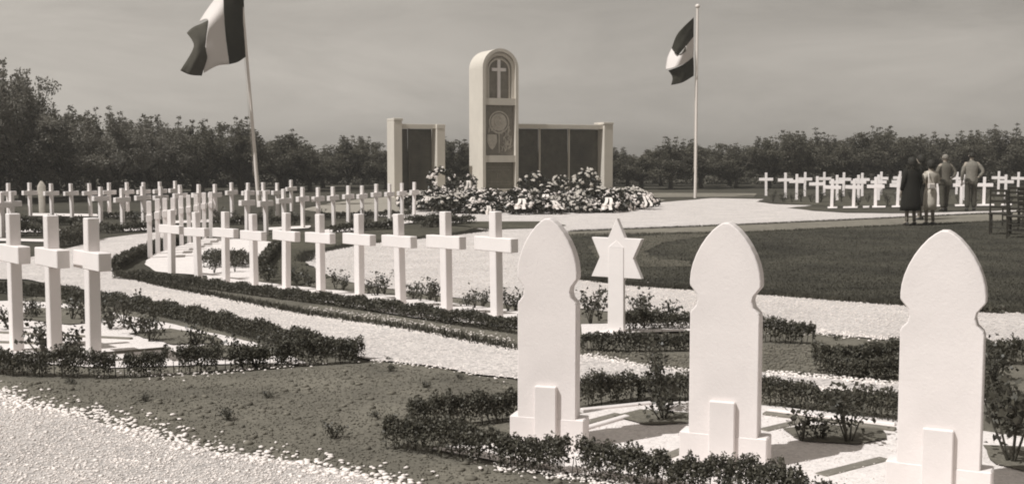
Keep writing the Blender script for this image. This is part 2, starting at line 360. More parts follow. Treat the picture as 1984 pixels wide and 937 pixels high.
for (x, y), t in zip(A_, ('tall near white cross at the left picture edge, leftmost of three behind the hedge',
                          'tall near white cross in the middle of the three in the left foreground plot',
                          'tall near white cross with nothing right of it in the left foreground plot')):
    cross(x, y, 52, t, 'crosses in the near left plot')
row([(333, 536), (385, 544), (438, 551), (493, 558), (555, 565), (622, 573), (697, 584), (777, 598), (866, 613), (963, 628)], 42, 52,
    'white cross in the long middle row right behind the clipped hedge', 'crosses in the long middle row')
row([(291, 500), (306, 492), (321, 486), (336, 481), (352, 476), (367, 471), (381, 467), (396, 463), (409, 460)], 76, 78,
    'white cross seen edge-on in the crowded row behind the path corner', 'crosses in the edge-on row')
row([(17, 423), (59, 422), (101, 421), (140, 421), (176, 420), (212, 419), (248, 418), (280, 417), (311, 416), (341, 415)], -68, -66,
    'small shaded cross in the farthest row of the left field', 'crosses in the farthest left row')
row([(4, 459), (24, 455), (195, 440), (238, 441), (279, 438), (312, 436)], -66, -66, 'shaded cross in the second row of the left field', 'crosses in the second left row')
row([(351, 430), (385, 429), (418, 428), (450, 421), (481, 422), (512, 421), (538, 420), (565, 409)], -66, -68,
    'small shaded cross in the back row beside the left flagpole', 'crosses beside the left flagpole')
row([(479, 454), (516, 455), (551, 446), (587, 442), (617, 440), (647, 437), (675, 433), (702, 431), (729, 428), (755, 426), (779, 423), (802, 420)], -68, -73,
    'narrow shaded cross in the row ending in front of the wreaths', 'crosses in the row before the wreaths')
R1 = [(1484.5, 379), (1522, 383), (1559, 380), (1597, 378), (1634, 380), (1670.5, 380), (1707, 377), (1744, 376), (1780, 376), (1816, 376), (1853, 376), (1934, 376), (1972, 376)]
row(R1, 18, 24, 'bright white cross in the back row of the right field', 'crosses in the back row on the right', 1.04)
row([(1543.5, 387), (1583.5, 393), (1622, 388), (1663, 388), (1702, 388), (1742, 388), (1790, 388), (1868, 388), (1948, 386)], 20, 24,
    'bright white cross in the middle row of the right field', 'crosses in the middle row on the right', 1.02)
row([(1611.5, 402), (1653.5, 402), (1696, 400), (1739, 399), (1775, 398), (1817, 397), (1862, 396), (1906, 396)], 20, 24,
    'bright white cross in the front row of the right field', 'crosses in the front row on the right', 1.0)

# pale marker between the far left crosses
b = MB(); b.loft([(0, .13, .05, 0, 0), (.55, .14, .05, 0, 0), (.7, .18, .05, 0, 0), (.85, .17, .05, 0, 0), (.95, .10, .045, 0, 0), (1.02, .03, .03, 0, 0)], 12)
o = b.build('grave_stone', 'relief_light'); o.scale = (.75, .8, .93); o.location = gp(82, 412); tag(o, 'dull pale round-headed grave stone between two far crosses at the left', 'gravestone')

# ------------------------------------------------------------------ pointed steles
def stele(px, py, az, label, sx=1.0, s=1.0):
    p = gp(px, py); r = empty('grave_stele', p, R(-az), label, 'gravestone', 'pointed white steles in the foreground')
    r.scale = (sx, s, s)
    W = .155; right = []
    # outline measured as (half width, height)
    prof = [(W, 0), (W, .655), (.150, .668), (.128, .69), (.121, .715), (.126, .738), (.140, .755), (.157, .775), (.1575, .80), (.154, .832), (.145, .868), (.130, .906),
            (.110, .943), (.086, .977), (.058, 1.008), (.034, 1.027), (.013, 1.039)]
    poly = [(x, z) for x, z in prof] + [(-x, z) for x, z in reversed(prof)]
    b = MB(); b.prism(poly, -.04, .04); b.build('slab', 'white_stone', r, .004)
    b = MB(); b.box((0, .012, .055), (.395, .108, .19)); b.build('plinth', 'white_stone', r, .005)
    b = MB(); b.box((0.0, -.052, .125), (.115, .026, .34)); b.build('front_block', 'white_stone', r, .004)
    return r
stele(1063, 868, 17, 'smallest-looking pointed white stele, left of the three, in front of the last middle-row cross', .87)
stele(1403, 905, 23, 'pointed white stele in the middle of the three large ones at right', .94)
stele(1817, 972, 27, 'largest and nearest pointed white stele, at the far right of the foreground', .96)

# star marker
r = empty('star_marker', gp(1196, 652), R(-30), 'white grave marker with a six-pointed star behind its post, between two steles', 'grave marker')
Rr = .30; cz = .605; star = []
for k in range(12):
    a = R(90 + 30 * k); q = Rr if k % 2 == 0 else Rr * .577
    star.append((q * math.cos(a) * .80, cz + q * math.sin(a)))
b = MB(); b.prism(star, -.030, .02); b.build('star', 'white_paint', r, .003)
b = MB(); b.prism([(-.075, -.06), (.075, -.06), (.066, .10), (.062, .685), (-.062, .685), (-.066, .10)], -.036, .0); b.add([(-.062, -.036, .685), (.062, -.036, .685), (.062, 0, .685), (-.062, 0, .685), (0, -.033, .74), (0, 0, .74)], [(0, 1, 4), (1, 2, 5, 4), (2, 3, 5), (3, 0, 4, 5)])
b.build('post', 'white_paint', r, .003)
b = MB(); b.box((0, 0, .01), (.24, .16, .07)); b.build('base', 'white_paint', r, .004)

# ------------------------------------------------------------------ memorial
TH = 25; ut = math.tan(R(TH)); pY = 45.6; pX = (764 - CX) / F * pY
def wx(px):            # distance along the wing line under a picture column
    k = (px - CX) / F; Y = (pY - pX * ut) / (1 - k * ut); X = k * Y; return (X - pX) / math.cos(R(TH)), Y
mem = empty('war_memorial', (pX, pY, 0), R(TH), 'pale memorial with a tall arched tower and two low wings holding dark name panels', 'memorial')
TW, TD = 1.60, 1.42
tc_ = wx(972)[0] - .47; FR = -.95        # tower centre along the wing line and its front plane
tw = empty('tower', (tc_, FR, 0)); tw.parent = mem
HT = 6.02; SP = HT - TW / 2
def arch_poly(wd, z0, sp, n=28, ry=None):
    q = wd / 2; ry = ry or q
    return [(-q, z0), (q, z0)] + [(q * math.cos(math.pi * k / n), sp + ry * math.sin(math.pi * k / n)) for k in range(n + 1)]
def arch_ring(b, wo, wi, z0, sp, y0, y1, n=28):
    def path(q): return [(q, z0)] + [(q * math.cos(math.pi * k / n), sp + q * math.sin(math.pi * k / n)) for k in range(n + 1)] + [(-q, z0)]
    a, c = path(wo / 2), path(wi / 2); m_ = len(a); vs = []
    for (x, z), (x2, z2) in zip(a, c): vs += [(x, y0, z), (x2, y0, z2), (x2, y1, z2), (x, y1, z)]
    fs = [(4 * i + j, 4 * i + (j + 1) % 4, 4 * i + 4 + (j + 1) % 4, 4 * i + 4 + j) for i in range(m_ - 1) for j in range(4)]
    fs += [(0, 3, 2, 1), tuple(4 * (m_ - 1) + j for j in range(4))]; b.add(vs, fs)
b = MB(); b.prism(arch_poly(TW - .004, -.1, SP - .002), .30, TD); b.build('tower_body', 'pale_render', tw)
b = MB(); arch_ring(b, TW, TW - .26, -.1, SP, 0, .3)
for za, zb in ((3.74, 4.02), (1.42, 1.70), (-.1, .33)): b.box((0, .12, (za + zb) / 2), (TW - .26, .20, zb - za))
b.build('tower_frame', 'pale_render', tw)
b = MB(); arch_ring(b, TW - .264, TW - .52, 4.02, SP - .02, .10, .29); arch_ring(b, TW - .60, TW - .72, 4.02, SP - .08, .16, .29); b.build('niche_frame', 'pale_render', tw)
b = MB(); b.prism(arch_poly(TW - .62, 4.021, SP - .09), .24, .297); b.build('niche_back', 'relief_stone', tw)
b = MB(); b.box((0, .20, 4.82), (.13, .07, 1.58)); b.box((0, .20, 5.18), (.62, .066, .13)); b.build('niche_cross', 'white_paint', tw)
rp = MB(); rp.box((0, .245, 2.72), (TW - .27, .10, 2.03)); rp = rp.build('relief_panel', 'relief_stone', tw)
b = MB()
def disc(b, cx, cz, r1, y0, y1, n=28, sx=1): b.prism([(cx + r1 * sx * math.cos(2 * math.pi * k / n), cz + r1 * math.sin(2 * math.pi * k / n)) for k in range(n)], y0, y1)
def ring(b, cx, cz, r0, r1, y0, y1, n=32):
    vs = []; 
    for k in range(n):
        a = 2 * math.pi * k / n
        for q, y in ((r1, y0), (r0, y0), (r0, y1), (r1, y1)): vs.append((cx + q * math.cos(a), y, cz + q * math.sin(a)))
    b.add(vs, [(4 * i + j, 4 * i + (j + 1) % 4, 4 * ((i + 1) % n) + (j + 1) % 4, 4 * ((i + 1) % n) + j) for i in range(n) for j in range(4)])
ring(b, 0, 3.05, .40, .46, .155, .196)
disc(b, 0, 3.05, .36, .178, .196)
b.tube([(-.05, .165, 3.32), (-.17, .16, 3.18), (-.19, .16, 3.02), (-.08, .16, 2.88), (.02, .165, 2.86)], [.03, .045, .05, .045, .03], 6)
b.tube([(.0, .17, 3.30), (.1, .165, 3.2), (.02, .165, 3.1), (.14, .165, 2.95)], [.03, .05, .04, .03], 6)
b.tube([(0, .17, 2.62), (0, .165, 1.80)], [.03, .02], 6)
b.tube([(-.16, .17, 2.60), (.16, .17, 2.60)], .022, 6)
sh = [(-.52, 2.55), (-.10, 2.55), (-.09, 2.25), (-.18, 2.05), (-.31, 1.92), (-.44, 2.05), (-.53, 2.25)]
b.prism(sh, .165, .196)
b.build('relief', 'relief_light', rp, .01)
b = MB()
rr = random.Random(3)
for k in range(26):
    x, z = rr.uniform(.12, .58), rr.uniform(1.82, 2.7); b.tube([(x, .185, z), (x + rr.uniform(-.1, .1), .17, z + rr.uniform(.05, .16)), (x + rr.uniform(-.12, .12), .185, z + rr.uniform(.16, .28))], [.015, .03, .012], 5)
for k in range(10):
    x, z = rr.uniform(-.55, -.12), rr.uniform(2.62, 2.78); b.tube([(x, .185, z), (x + rr.uniform(-.06, .06), .17, z + .05), (x + .02, .185, z + .12)], [.015, .03, .012], 5)
b.build('foliage_relief', 'relief_light', rp)
b = MB(); b.box((0, .255, .875), (TW - .27, .08, 1.08)); ip = b.build('inscription_panel', 'grey_panel', tw)
b = MB()
for k, z in enumerate((1.22, 1.10, .62, .50)):
    x = -.5
    while x < .48:
        q = rr.uniform(.05, .14); b.box((x + q / 2, .211, z), (q, .01, .035)); x += q + .04
b.box((-.05, .211, .86), (.03, .014, .22)); b.box((.05, .211, .86), (.03, .014, .22)); b.build('lettering', 'relief_stone', ip)
# wings
def wing(name, x0, x1, panels, top, pil, lower_left=False, cap_l=True):
    wg = empty(name, (0, 0, 0)); wg.parent = mem
    a, c = x0, x1; D = .85
    for i, (p0, p1, h) in enumerate(pil):
        b = MB(); b.box(((p0 + p1) / 2, D / 2, (h - .2) / 2), (p1 - p0, D, h + .2)); b.build('pillar', 'pale_render', wg, .012)
    b = MB(); b.box(((panels[0] + panels[-1]) / 2 , .33, top - .09), (panels[-1] - panels[0] - .006, .42, .18)); bm_ = b.build('beam', 'pale_render', wg, .008)
    for i in range(len(panels) - 1):
        b = MB(); b.box(((panels[i] + panels[i + 1]) / 2, .52, (top - .18) / 2), (panels[i + 1] - panels[i] - .08, .06, top - .20)); pn = b.build('name_panel', 'dark_panel', wg)
        b = MB(); rq = random.Random(i + 5)
        ncol = 2; wd = (panels[i + 1] - panels[i] - .3) / ncol
        for cc in range(ncol):
            for k in range(24):
                z = top - .35 - k * .095
                xx = panels[i] + .13 + cc * (wd + .05); q = wd * rq.uniform(.55, .95)
                b.box((xx + q / 2, .487, z), (q, .006, .018))
        b.build('lettering', 'letter_dark', pn)
        if i:
            b = MB(); b.box((panels[i], .45, (top - .18) / 2), (.05, .10, top - .186)); b.build('mullion', 'pale_render' if len(panels) > 3 else 'letter_dark', wg)
    return wg
l0, l1, l2, l3 = wx(764)[0], wx(780)[0], wx(847)[0], wx(863)[0]
lw = wing('left_wing', l0, l3, [l1, wx(800)[0] , l2], 2.96, [(l0, l1, 3.08), (l2, l3, 2.78)])
b = MB(); b.box(((l0 + l1) / 2 + .02, .42, 3.135), (l1 - l0 + .04, .87, .10)); b.build('cap', 'pale_render', lw, .01)
b = MB(); b.box(((l2 + l3) / 2, .42, 2.872), (l3 - l2 + .01, .86, .176)); b.build('cap', 'pale_render', lw, .01)
r0, r1, r2, r3, r4 = wx(1000)[0], wx(1054)[0], wx(1111)[0], wx(1170)[0], wx(1187)[0]
rw = wing('right_wing', r0, r4, [r0, r1, r2, r3], 3.02, [(r3, r4, 3.03)])
b = MB(); b.box(((r3 + r4) / 2 - .01, .42, 3.085), (r4 - r3 + .05, .88, .10)); b.build('cap', 'pale_render', rw, .01)

# ------------------------------------------------------------------ flagpoles and flags
def flagpole(px, py, h, r0_, r1_, label, lean=0):
    p = gp(px, py); r = empty('flagpole', p, 0, label, 'flagpole', 'white flagpoles'); r.rotation_euler = (0, R(lean), 0)
    b = MB(); b.tube([(0, 0, -.1), (0, 0, h)], [r0_, r1_], 14, False); b.build('pole', 'pole_paint', r, smooth=True)
    b = MB(); b.loft([(h - .01, .03, .03, 0, 0), (h + .02, .075, .075, 0, 0), (h + .07, .095, .095, 0, 0), (h + .12, .075, .075, 0, 0), (h + .155, .02, .02, 0, 0)], 14); b.build('finial', 'pole_paint', r, smooth=True)
    b = MB(); b.tube([(-r0_ - .02, -.03, 1.1), (-r0_ - .015, -.03, h * .5), (-r1_ - .01, -.02, h - .05)], .006, 5); b.build('halyard', 'pale_render', r)
    b = MB(); b.tube([(-r0_ - .03, -.03, 1.02), (-r0_ - .03, -.03, 1.18)], .014, 6); b.build('cleat', 'grey_panel', r)
    return r
fpR = flagpole(1347, 383.5, 7.5, .060, .045, 'white flagpole with a ball finial standing right of the memorial')
fpL = flagpole(502, 401, 7.7, .068, .032, 'leaning white flagpole left of the memorial, its top out of the picture', -3.7)
def cloth(name, grid, Y, ripple, m, parent, nu=14, nv=14, seed=0):
    """grid[row][col] of (px, py, depth offset); smooth patch"""
    g = [[Vector((*at(px, py, Y + d),)) for px, py, d in rw_] for rw_ in grid]
    def interp(arr, t):
        k = t * (len(arr) - 1); i = min(int(k), len(arr) - 2); f = k - i
        p0 = arr[max(i - 1, 0)]; p1 = arr[i]; p2 = arr[i + 1]; p3 = arr[min(i + 2, len(arr) - 1)]
        return .5 * ((2 * p1) + (p2 - p0) * f + (2 * p0 - 5 * p1 + 4 * p2 - p3) * f * f + (-p0 + 3 * p1 - 3 * p2 + p3) * f ** 3)
    vs = []; fs = []
    for j in range(nv + 1):
        for i in range(nu + 1):
            p = interp([interp(rw_, i / nu) for rw_ in g], j / nv)
            p = p + Vector((0, ripple * (math.sin(p.x * 9 + p.z * 4 + seed) + .5 * math.sin(p.x * 21 - p.z * 13)), 0)); vs.append(p)
    n = nu + 1
    for j in range(nv):
        for i in range(nu): fs.append((j * n + i, j * n + i + 1, (j + 1) * n + i + 1, (j + 1) * n + i))
    b = MB(); b.add([p - parent.location for p in vs], fs); o = b.build(name, m, parent, smooth=True)
    md = o.modifiers.new('thickness', 'SOLIDIFY'); md.thickness = .006
    return o
yL = gp(502, 401).y
fl = empty('flag', at(476, 60, yL), 0, 'large tricolour flag blowing left from the left flagpole, cut by the top of the picture', 'flag')
cloth('dark_stripe', [[(432, -22, -.30), (452, -30, -.28), (474, -42, 0)], [(434, 20, -.42), (456, 20, -.25), (473, 10, 0)], [(437, 70, -.42), (458, 66, -.25), (475, 60, 0)], [(445, 125, -.35), (461, 120, -.2), (477, 110, 0)]], yL, .02, 'flag_dark', fl)
cloth('white_stripe', [[(385, 42, .10), (410, 6, .15), (432, -22, .1)], [(404, 40, -.62), (420, 24, -.5), (434, 12, -.36)], [(398, 88, -.80), (416, 72, -.62), (437, 70, -.42)], [(395, 142, -.85), (420, 128, -.62), (445, 125, -.35)]], yL, .012, 'flag_white', fl)
cloth('red_stripe', [[(362, 64, -.6), (376, 52, -.45), (404, 40, -.5)], [(376, 88, -.9), (385, 86, -.95), (398, 88, -.80)], [(362, 116, -1.0), (380, 112, -1.15), (401, 115, -.85)], [(350, 137, -1.1), (368, 145, -1.1), (391, 147, -.85)]], yL, .03, 'flag_mid', fl)
yR = gp(1347, 383.5).y
fr = empty('flag', at(1344, 90, yR), 0, 'smaller flag of dark, white and dark stripes hanging left from the right flagpole', 'flag')
cloth('upper_stripe', [[(1301, 94, .0), (1314, 64, -.25), (1344, 34, 0)], [(1307, 102, -.3), (1320, 82, -.35), (1344, 52, 0)], [(1314, 107, -.35), (1327, 92, -.35), (1344, 71, 0)]], yR, .02, 'flag_dark', fr)
cloth('tail_fold', [[(1314, 106, -.36), (1320, 104, -.42), (1328, 90, -.4)], [(1318, 107, -.36), (1324, 104, -.42), (1329, 99, -.4)]], yR - .03, .01, 'flag_mid', fr, 6, 4)
cloth('white_stripe', [[(1301, 94, .40), (1316, 106, -.35), (1327, 92, -.38), (1344, 71, 0)], [(1293, 112, .15), (1312, 114, -.4), (1328, 104, -.38), (1344, 90, 0)], [(1289, 135, -.05), (1305, 131, -.5), (1326, 123, -.35), (1343, 111, 0)]], yR + .02, .012, 'flag_white', fr)
cloth('lower_stripe', [[(1295, 137, -.1), (1320, 127, -.35), (1343, 111, 0)], [(1303, 150, -.2), (1322, 142, -.35), (1344, 128, 0)], [(1300, 165, -.3), (1322, 160, -.3), (1344, 147, 0)]], yR, .02, 'flag_dark', fr)

# ------------------------------------------------------------------ wreaths
def wreath_mesh(kind, seed):
    r = np.random.default_rng(seed); q = random.Random(seed)
    e = empty('wreath', (0, 0, 0)); Rm, rm = .27, .085
    if kind == 'ring': 
        n = 520; a = r.uniform(0, 6.28, n); t = r.uniform(0, 6.28, n); k = rm * r.uniform(.4, 1.25, n)
        P = np.stack([(Rm + k * np.cos(t)) * np.cos(a), (Rm + k * np.cos(t)) * np.sin(a), k * np.sin(t) + .05], 1)
    else:
        n = 380; a = r.uniform(0, 6.28, n); rad = .36 * np.sqrt(r.uniform(0, 1, n))
        P = np.stack([rad * np.cos(a), rad * np.sin(a) * .8, .16 * (1 - (rad / .36) ** 2) * r.uniform(.5, 1, n)], 1)
    V, Fq = leaves(P, .10, .45, .3, r); me = raw_mesh('greenery', V, Fq); link('greenery', me, 'wreath_leaf', e)
    b = MB()
    m_ = {'ring': 24, 'bunch': 26, 'sparse': 9}[kind]
    for i in range(m_):
        a = q.uniform(0, 6.28)
        if kind == 'ring': rad = Rm + q.gauss(0, .05); z = .05 + rm * q.uniform(.7, 1.2)
        else: rad = .36 * math.sqrt(q.random()); z = .17 * (1 - (rad / .36) ** 2) + .03
        c = Vector((rad * math.cos(a), rad * math.sin(a), z)); s = q.uniform(.036, .078)
        nrm = Vector((c.x * 1.2 + q.gauss(0, .2), c.y * 1.2 + q.gauss(0, .2), .55)).normalized(); t = nrm.orthogonal().normalized(); bt = nrm.cross(t)
        np_ = q.choice((5, 6, 7))
        vs = [c + nrm * s * .55]; 
        for j in range(np_ * 2):
            g_ = 6.283 * j / (np_ * 2); rr_ = s * (1.0 if j % 2 == 0 else .62)
            vs.append(c + (t * math.cos(g_) + bt * math.sin(g_)) * rr_ * q.uniform(.8, 1.15) + nrm * q.uniform(-.1, .25) * s)
        b.add(vs, [(0, j + 1, (j + 1) % (np_ * 2) + 1) for j in range(np_ * 2)])
    b.build('blossoms', 'petal' if seed in (11, 13, 17) else 'petal_grey', e)
    if seed in (13, 17):
        b = MB()
        for sgn in (-1, 1):
            prev = None; vs = []
            for i in range(8):
                t = i / 7; x = sgn * (.035 + .05 * t) + .03 * math.sin(5 * t + seed); y = .05 - .46 * t; z = .17 - .05 * t + .02 * math.sin(9 * t)
                vs += [(x - .035, y, z), (x + .035, y - .01, z + .01)]
            b.add(vs, [(2 * i, 2 * i + 1, 2 * i + 3, 2 * i + 2) for i in range(7)])
        o = b.build('ribbon', 'ribbon', e)
    return e
kinds = [wreath_mesh('ring', 11), wreath_mesh('bunch', 12), wreath_mesh('ring', 13), wreath_mesh('bunch', 15), wreath_mesh('sparse', 18), wreath_mesh('bunch', 17)]
used = set()
def place_wreath(ki, p, tilt, rz, s, label, group):
    o = kinds[ki] if ki not in used else copy_tree(kinds[ki]); used.add(ki)
    o.location = p; o.rotation_euler = (tilt, 0, rz); o.scale = (s, s, s); tag(o, label, 'wreath', group); return o
LW = ['round wreath of pale blossoms with a ribbon lying in the heap before the memorial', 'domed bunch of white flowers lying in the heap before the memorial',
      'round wreath of pale blossoms with a ribbon lying in the heap before the memorial', 'domed bunch of white flowers with a ribbon lying in the heap before the memorial',
      'dark leafy spray with few white flowers lying in the heap before the memorial', 'domed bunch of white flowers with a ribbon lying in the heap before the memorial']
GW = ['heaped ribboned wreaths', 'heaped plain flower bunches', 'heaped ribboned wreaths', 'heaped ribboned bunches', 'heaped dark sprays', 'heaped ribboned bunches']
heap = [(782, 402), (800, 409), (850, 414), (950, 416), (1060, 416), (1190, 412), (1275, 400)]
def front(px):
    for (a, b_), (c, d) in zip(heap, heap[1:]):
        if a <= px <= c: return b_ + (d - b_) * (px - a) / (c - a)
    return 401
count = 0
for rowi in range(15):
    x = 792 + (rowi % 2) * 9 + rowi * 1.5
    yb = None
    while x < 1270 - rowi * 7.0:
        g0 = gp(x, front(x)); Yr = g0.y + .25 + rowi * .62
        X = (x - CX) / F * Yr
        lim = pY + (X - pX) * ut - (.9 if not (wx(925)[0] < (X - pX) / math.cos(R(TH)) < wx(1010)[0]) else 1.9)
        if Yr < lim and X < 5.6 + (rowi < 3) * .5 and not (rnd.random() < .06):
            ki = rnd.choices(range(6), [5, 4, 5, 3, 4, 3])[0]
            s = rnd.choice((.75, .9, 1.0, 1.15, 1.35) if rowi < 7 else (.7, .8, .9, 1.0)); tl = R(rnd.uniform(18, 55)); h = .14 * s + .03 + min(rowi, 8) * .004
            place_wreath(ki, (X, Yr, h), tl, rnd.uniform(-.7, .7), s, LW[ki], GW[ki]); count += 1
        x += rnd.uniform(18, 30) * 33 / Yr * 1.25
BIG = [(856, 352, 42.5, 0, 1.55, 'large round wreath with striped ribbon standing against the left wing'),
       (906, 356, 43.5, 2, 1.05, 'wreath standing against the shaded left foot of the tower'),
       (1034, 356, 45.2, 4, 1.75, 'tall dark spray with scattered white blooms standing right of the tower'),
       (1136, 354, 45.6, 1, 1.75, 'big pale flower mound standing before the right wing panels'),
       (1087, 354, 44.6, 3, 1.0, 'flower bunch with a hanging white ribbon left of the big pale mound'),
       (1065, 385, 38.5, 4, 1.6, 'wide dark drape-like spray in the middle right of the heap'),
       (1160, 400, 35.2, 4, 1.5, 'dark spray lying at the right front edge of the heap'),
       (1250, 394, 35.8, 5, 1.1, 'last flower bunch at the right end of the heap'),
       (1215, 385, 37.5, 3, 1.3, 'white flower bunch right of the right wing pillar foot'), (1240, 390, 38.5, 1, 1.1, 'low flower bunch behind the right end of the heap')]
for px_, py_, Y_, ki, s, lb in BIG:
    p = at(px_, py_, Y_); p.z = max(p.z, .25 * s); place_wreath(ki, p, R(62 if py_ < 370 else 35), .1, s, lb, 'large wreaths')

# ------------------------------------------------------------------ hedges
def densify(P, step):
    o_ = [P[0]]
    for a, b_ in zip(P, P[1:]):
        n = max(1, int((b_ - a).length / step))
        for k in range(1, n + 1): o_.append(a + (b_ - a) * k / n)
    return o_
def hedge(pxp, h, wd, label, dens=3600, leaf=.02, gaps=.12, seed=0, name='hedge'):
    if leaf < .025: leaf *= .72; dens *= 1.8
    P = [gp(*p) for p in pxp]; mid = sum((p for p in P), Vector()) / len(P)
    root = empty(name, P[0], 0, label, 'hedge', None); r = np.random.default_rng(seed + 100)
    segs = list(zip(P, P[1:])); pts = []; sizes = []; core = MB()
    run = 0
    for a, b_ in segs:
        L_ = (b_ - a).length; n = int(L_ * dens); d = (b_ - a).normalized(); nv = Vector((-d.y, d.x, 0)).normalized()
        t = r.uniform(0, 1, n) * L_
        hh = h * (1 + .22 * np.sin((t + run) * 9 + seed) * .6 + .16 * np.array([noise.noise(Vector(((x + run) * 6, seed, 0))) for x in t]) + .30 * np.array([noise.noise(Vector(((x + run) * 17, seed, 3))) for x in t]) + .16 * np.array([noise.noise(Vector(((x + run) * 45, seed, 3))) for x in t]))
        u = r.uniform(-1, 1, n); v = 1 - np.abs(r.normal(0, .42, n)); v = np.where(v < 0, r.uniform(0, 1, n), v)
        u = np.sign(u) * np.abs(u) ** .55; ww = wd / 2 * (1 - .35 * np.clip(v, 0, 1) ** 4) * (.85 + .3 * np.array([noise.noise(Vector(((x + run) * 11, seed, 7))) for x in t]))
        v = np.where(v > 1.0, 1.0, v)
        gapn = np.array([noise.noise(Vector(((x + run) * 10, seed + 9, 1))) for x in t])
        keep = ~((gapn > .34 - gaps) & (v < .55) & (r.uniform(0, 1, n) < .95)) & ~((gapn > .52 - gaps) & (gaps > .08) & (r.uniform(0, 1, n) < .9))
        bx = a.x + d.x * t + nv.x * u * ww; by = a.y + d.y * t + nv.y * u * ww
        bz = np.array([TZ(y) for y in by]) + .015 + v * hh * r.uniform(.88, 1.15, n)
        pts.append(np.stack([bx, by, bz], 1)[keep]); run += L_
        for k in range(int(L_ / .035)):
            q = a + d * (k * .035 + rnd.uniform(0, .02)) + nv * rnd.uniform(-.3, .3) * wd; q.z = TZ(q.y)
            core.tube([q - root.location, q + Vector((rnd.gauss(0, .01), rnd.gauss(0, .01), h * .75)) - root.location], [.0035, .002], 4, False)
        kk = max(1, int(L_ / .12))
    P_ = np.concatenate(pts) - np.array(root.location); V, Fq = leaves(P_, leaf * r.uniform(.6, 1.35, len(P_)), .62, .25, r)
    m1 = raw_mesh('foliage', V, Fq); bm_ = bmesh.new(); bm_.from_mesh(m1); nf = len(bm_.faces); bm_.from_mesh(core.mesh('c')); bm_.faces.ensure_lookup_table()
    for f_ in bm_.faces[nf:]: f_.material_index = 1
    bm_.to_mesh(m1); bm_.free(); m1.materials.append(M['hedge_leaf']); m1.materials.append(M['rose_stem']); link('foliage', m1, None, root)
    return root
hedge([(-60, 720), (0, 727), (100, 731), (200, 734), (330, 727), (500, 716), (600, 708), (690, 703)], .135, .12, 'ragged low clipped hedge with bare gaps in front of the three near left crosses', 5200, .021, .16, 1)
hedge([(700, 702), (640, 693), (500, 660), (350, 622), (200, 592), (110, 578), (0, 568), (-60, 564)], .12, .10, 'low clipped hedge along the path side of the near left plot with three crosses', 4600, .021, .0, 2)
hedge([(222, 541), (300, 546), (400, 560), (500, 574), (620, 590), (760, 610), (880, 630), (1006, 648)], .105, .12, 'long low clipped hedge in front of the middle row of crosses along the curved path', 3600, .023, .05, 3)
hedge([(222, 524), (250, 508), (300, 486), (350, 470)], .15, .2, 'dark low hedge running away from the path corner beside the edge-on crosses', 2600, .03, 0, 4)
hedge([(1126, 680), (1200, 683), (1345, 680)], .11, .12, 'short low clipped hedge in front of the star marker', 4400, .022, .04, 5)
hedge([(1195, 645), (1260, 640), (1345, 640)], .13, .14, 'dark hedge behind the star marker left of the middle stele', 3600, .024, 0, 6)
hedge([(1470, 663), (1530, 666), (1580, 668)], .14, .12, 'short block of hedge right of the middle stele, by the pale gravel band', 4600, .023, .08, 7)
hedge([(1580, 722), (1640, 716), (1745, 704)], .125, .14, 'upper branch of the hedge left of the largest stele', 4800, .023, 0, 8)
hedge([(1600, 727), (1680, 736), (1750, 733)], .11, .12, 'lower branch of the hedge left of the largest stele', 4600, .023, .03, 9)
hedge([(1900, 705), (1990, 706), (2060, 712)], .15, .16, 'hedge crossing behind the largest stele at the right picture edge', 4400, .023, 0, 10)
hedge([(748, 868), (830, 880), (900, 892), (960, 905), (1040, 915), (1110, 926), (1200, 940), (1300, 952), (1420, 966), (1560, 1000), (1700, 1060)], .135, .11, 'ragged low hedge in front of the three pointed steles with white chips showing through', 7000, .019, .17, 11)
hedge([(790, 838), (860, 832), (930, 822), (1004, 812)], .13, .11, 'hedge branching off behind the left stele from the ragged front hedge', 6000, .019, 0, 12)
hedge([(1126, 792), (1180, 782), (1235, 776), (1345, 778)], .13, .12, 'hedge between the left and middle stele behind the white chip plot', 5600, .02, .02, 13)
hedge([(1470, 786), (1560, 794), (1650, 806), (1745, 820)], .12, .11, 'hedge between the middle and largest stele behind the white chip plot', 5800, .02, .1, 14)
hedge([(1900, 800), (1960, 812), (2040, 830)], .13, .13, 'hedge stub right of the largest stele', 5400, .021, 0, 15)
hedge([(505, 527), (520, 505), (545, 478)], .16, .20, 'dark diagonal hedge behind the white triangle in the middle plot', 2600, .03, 0, 16)
hedge([(395, 520), (440, 512), (480, 520)], .2, .4, 'dark bushy planting between the edge-on crosses and the middle row', 3000, .03, 0, 17)
hedge([(110, 480), (150, 472), (176, 464)], .28, .4, 'dark hedge end beside the far path between two near left crosses', 1800, .04, 0, 18)
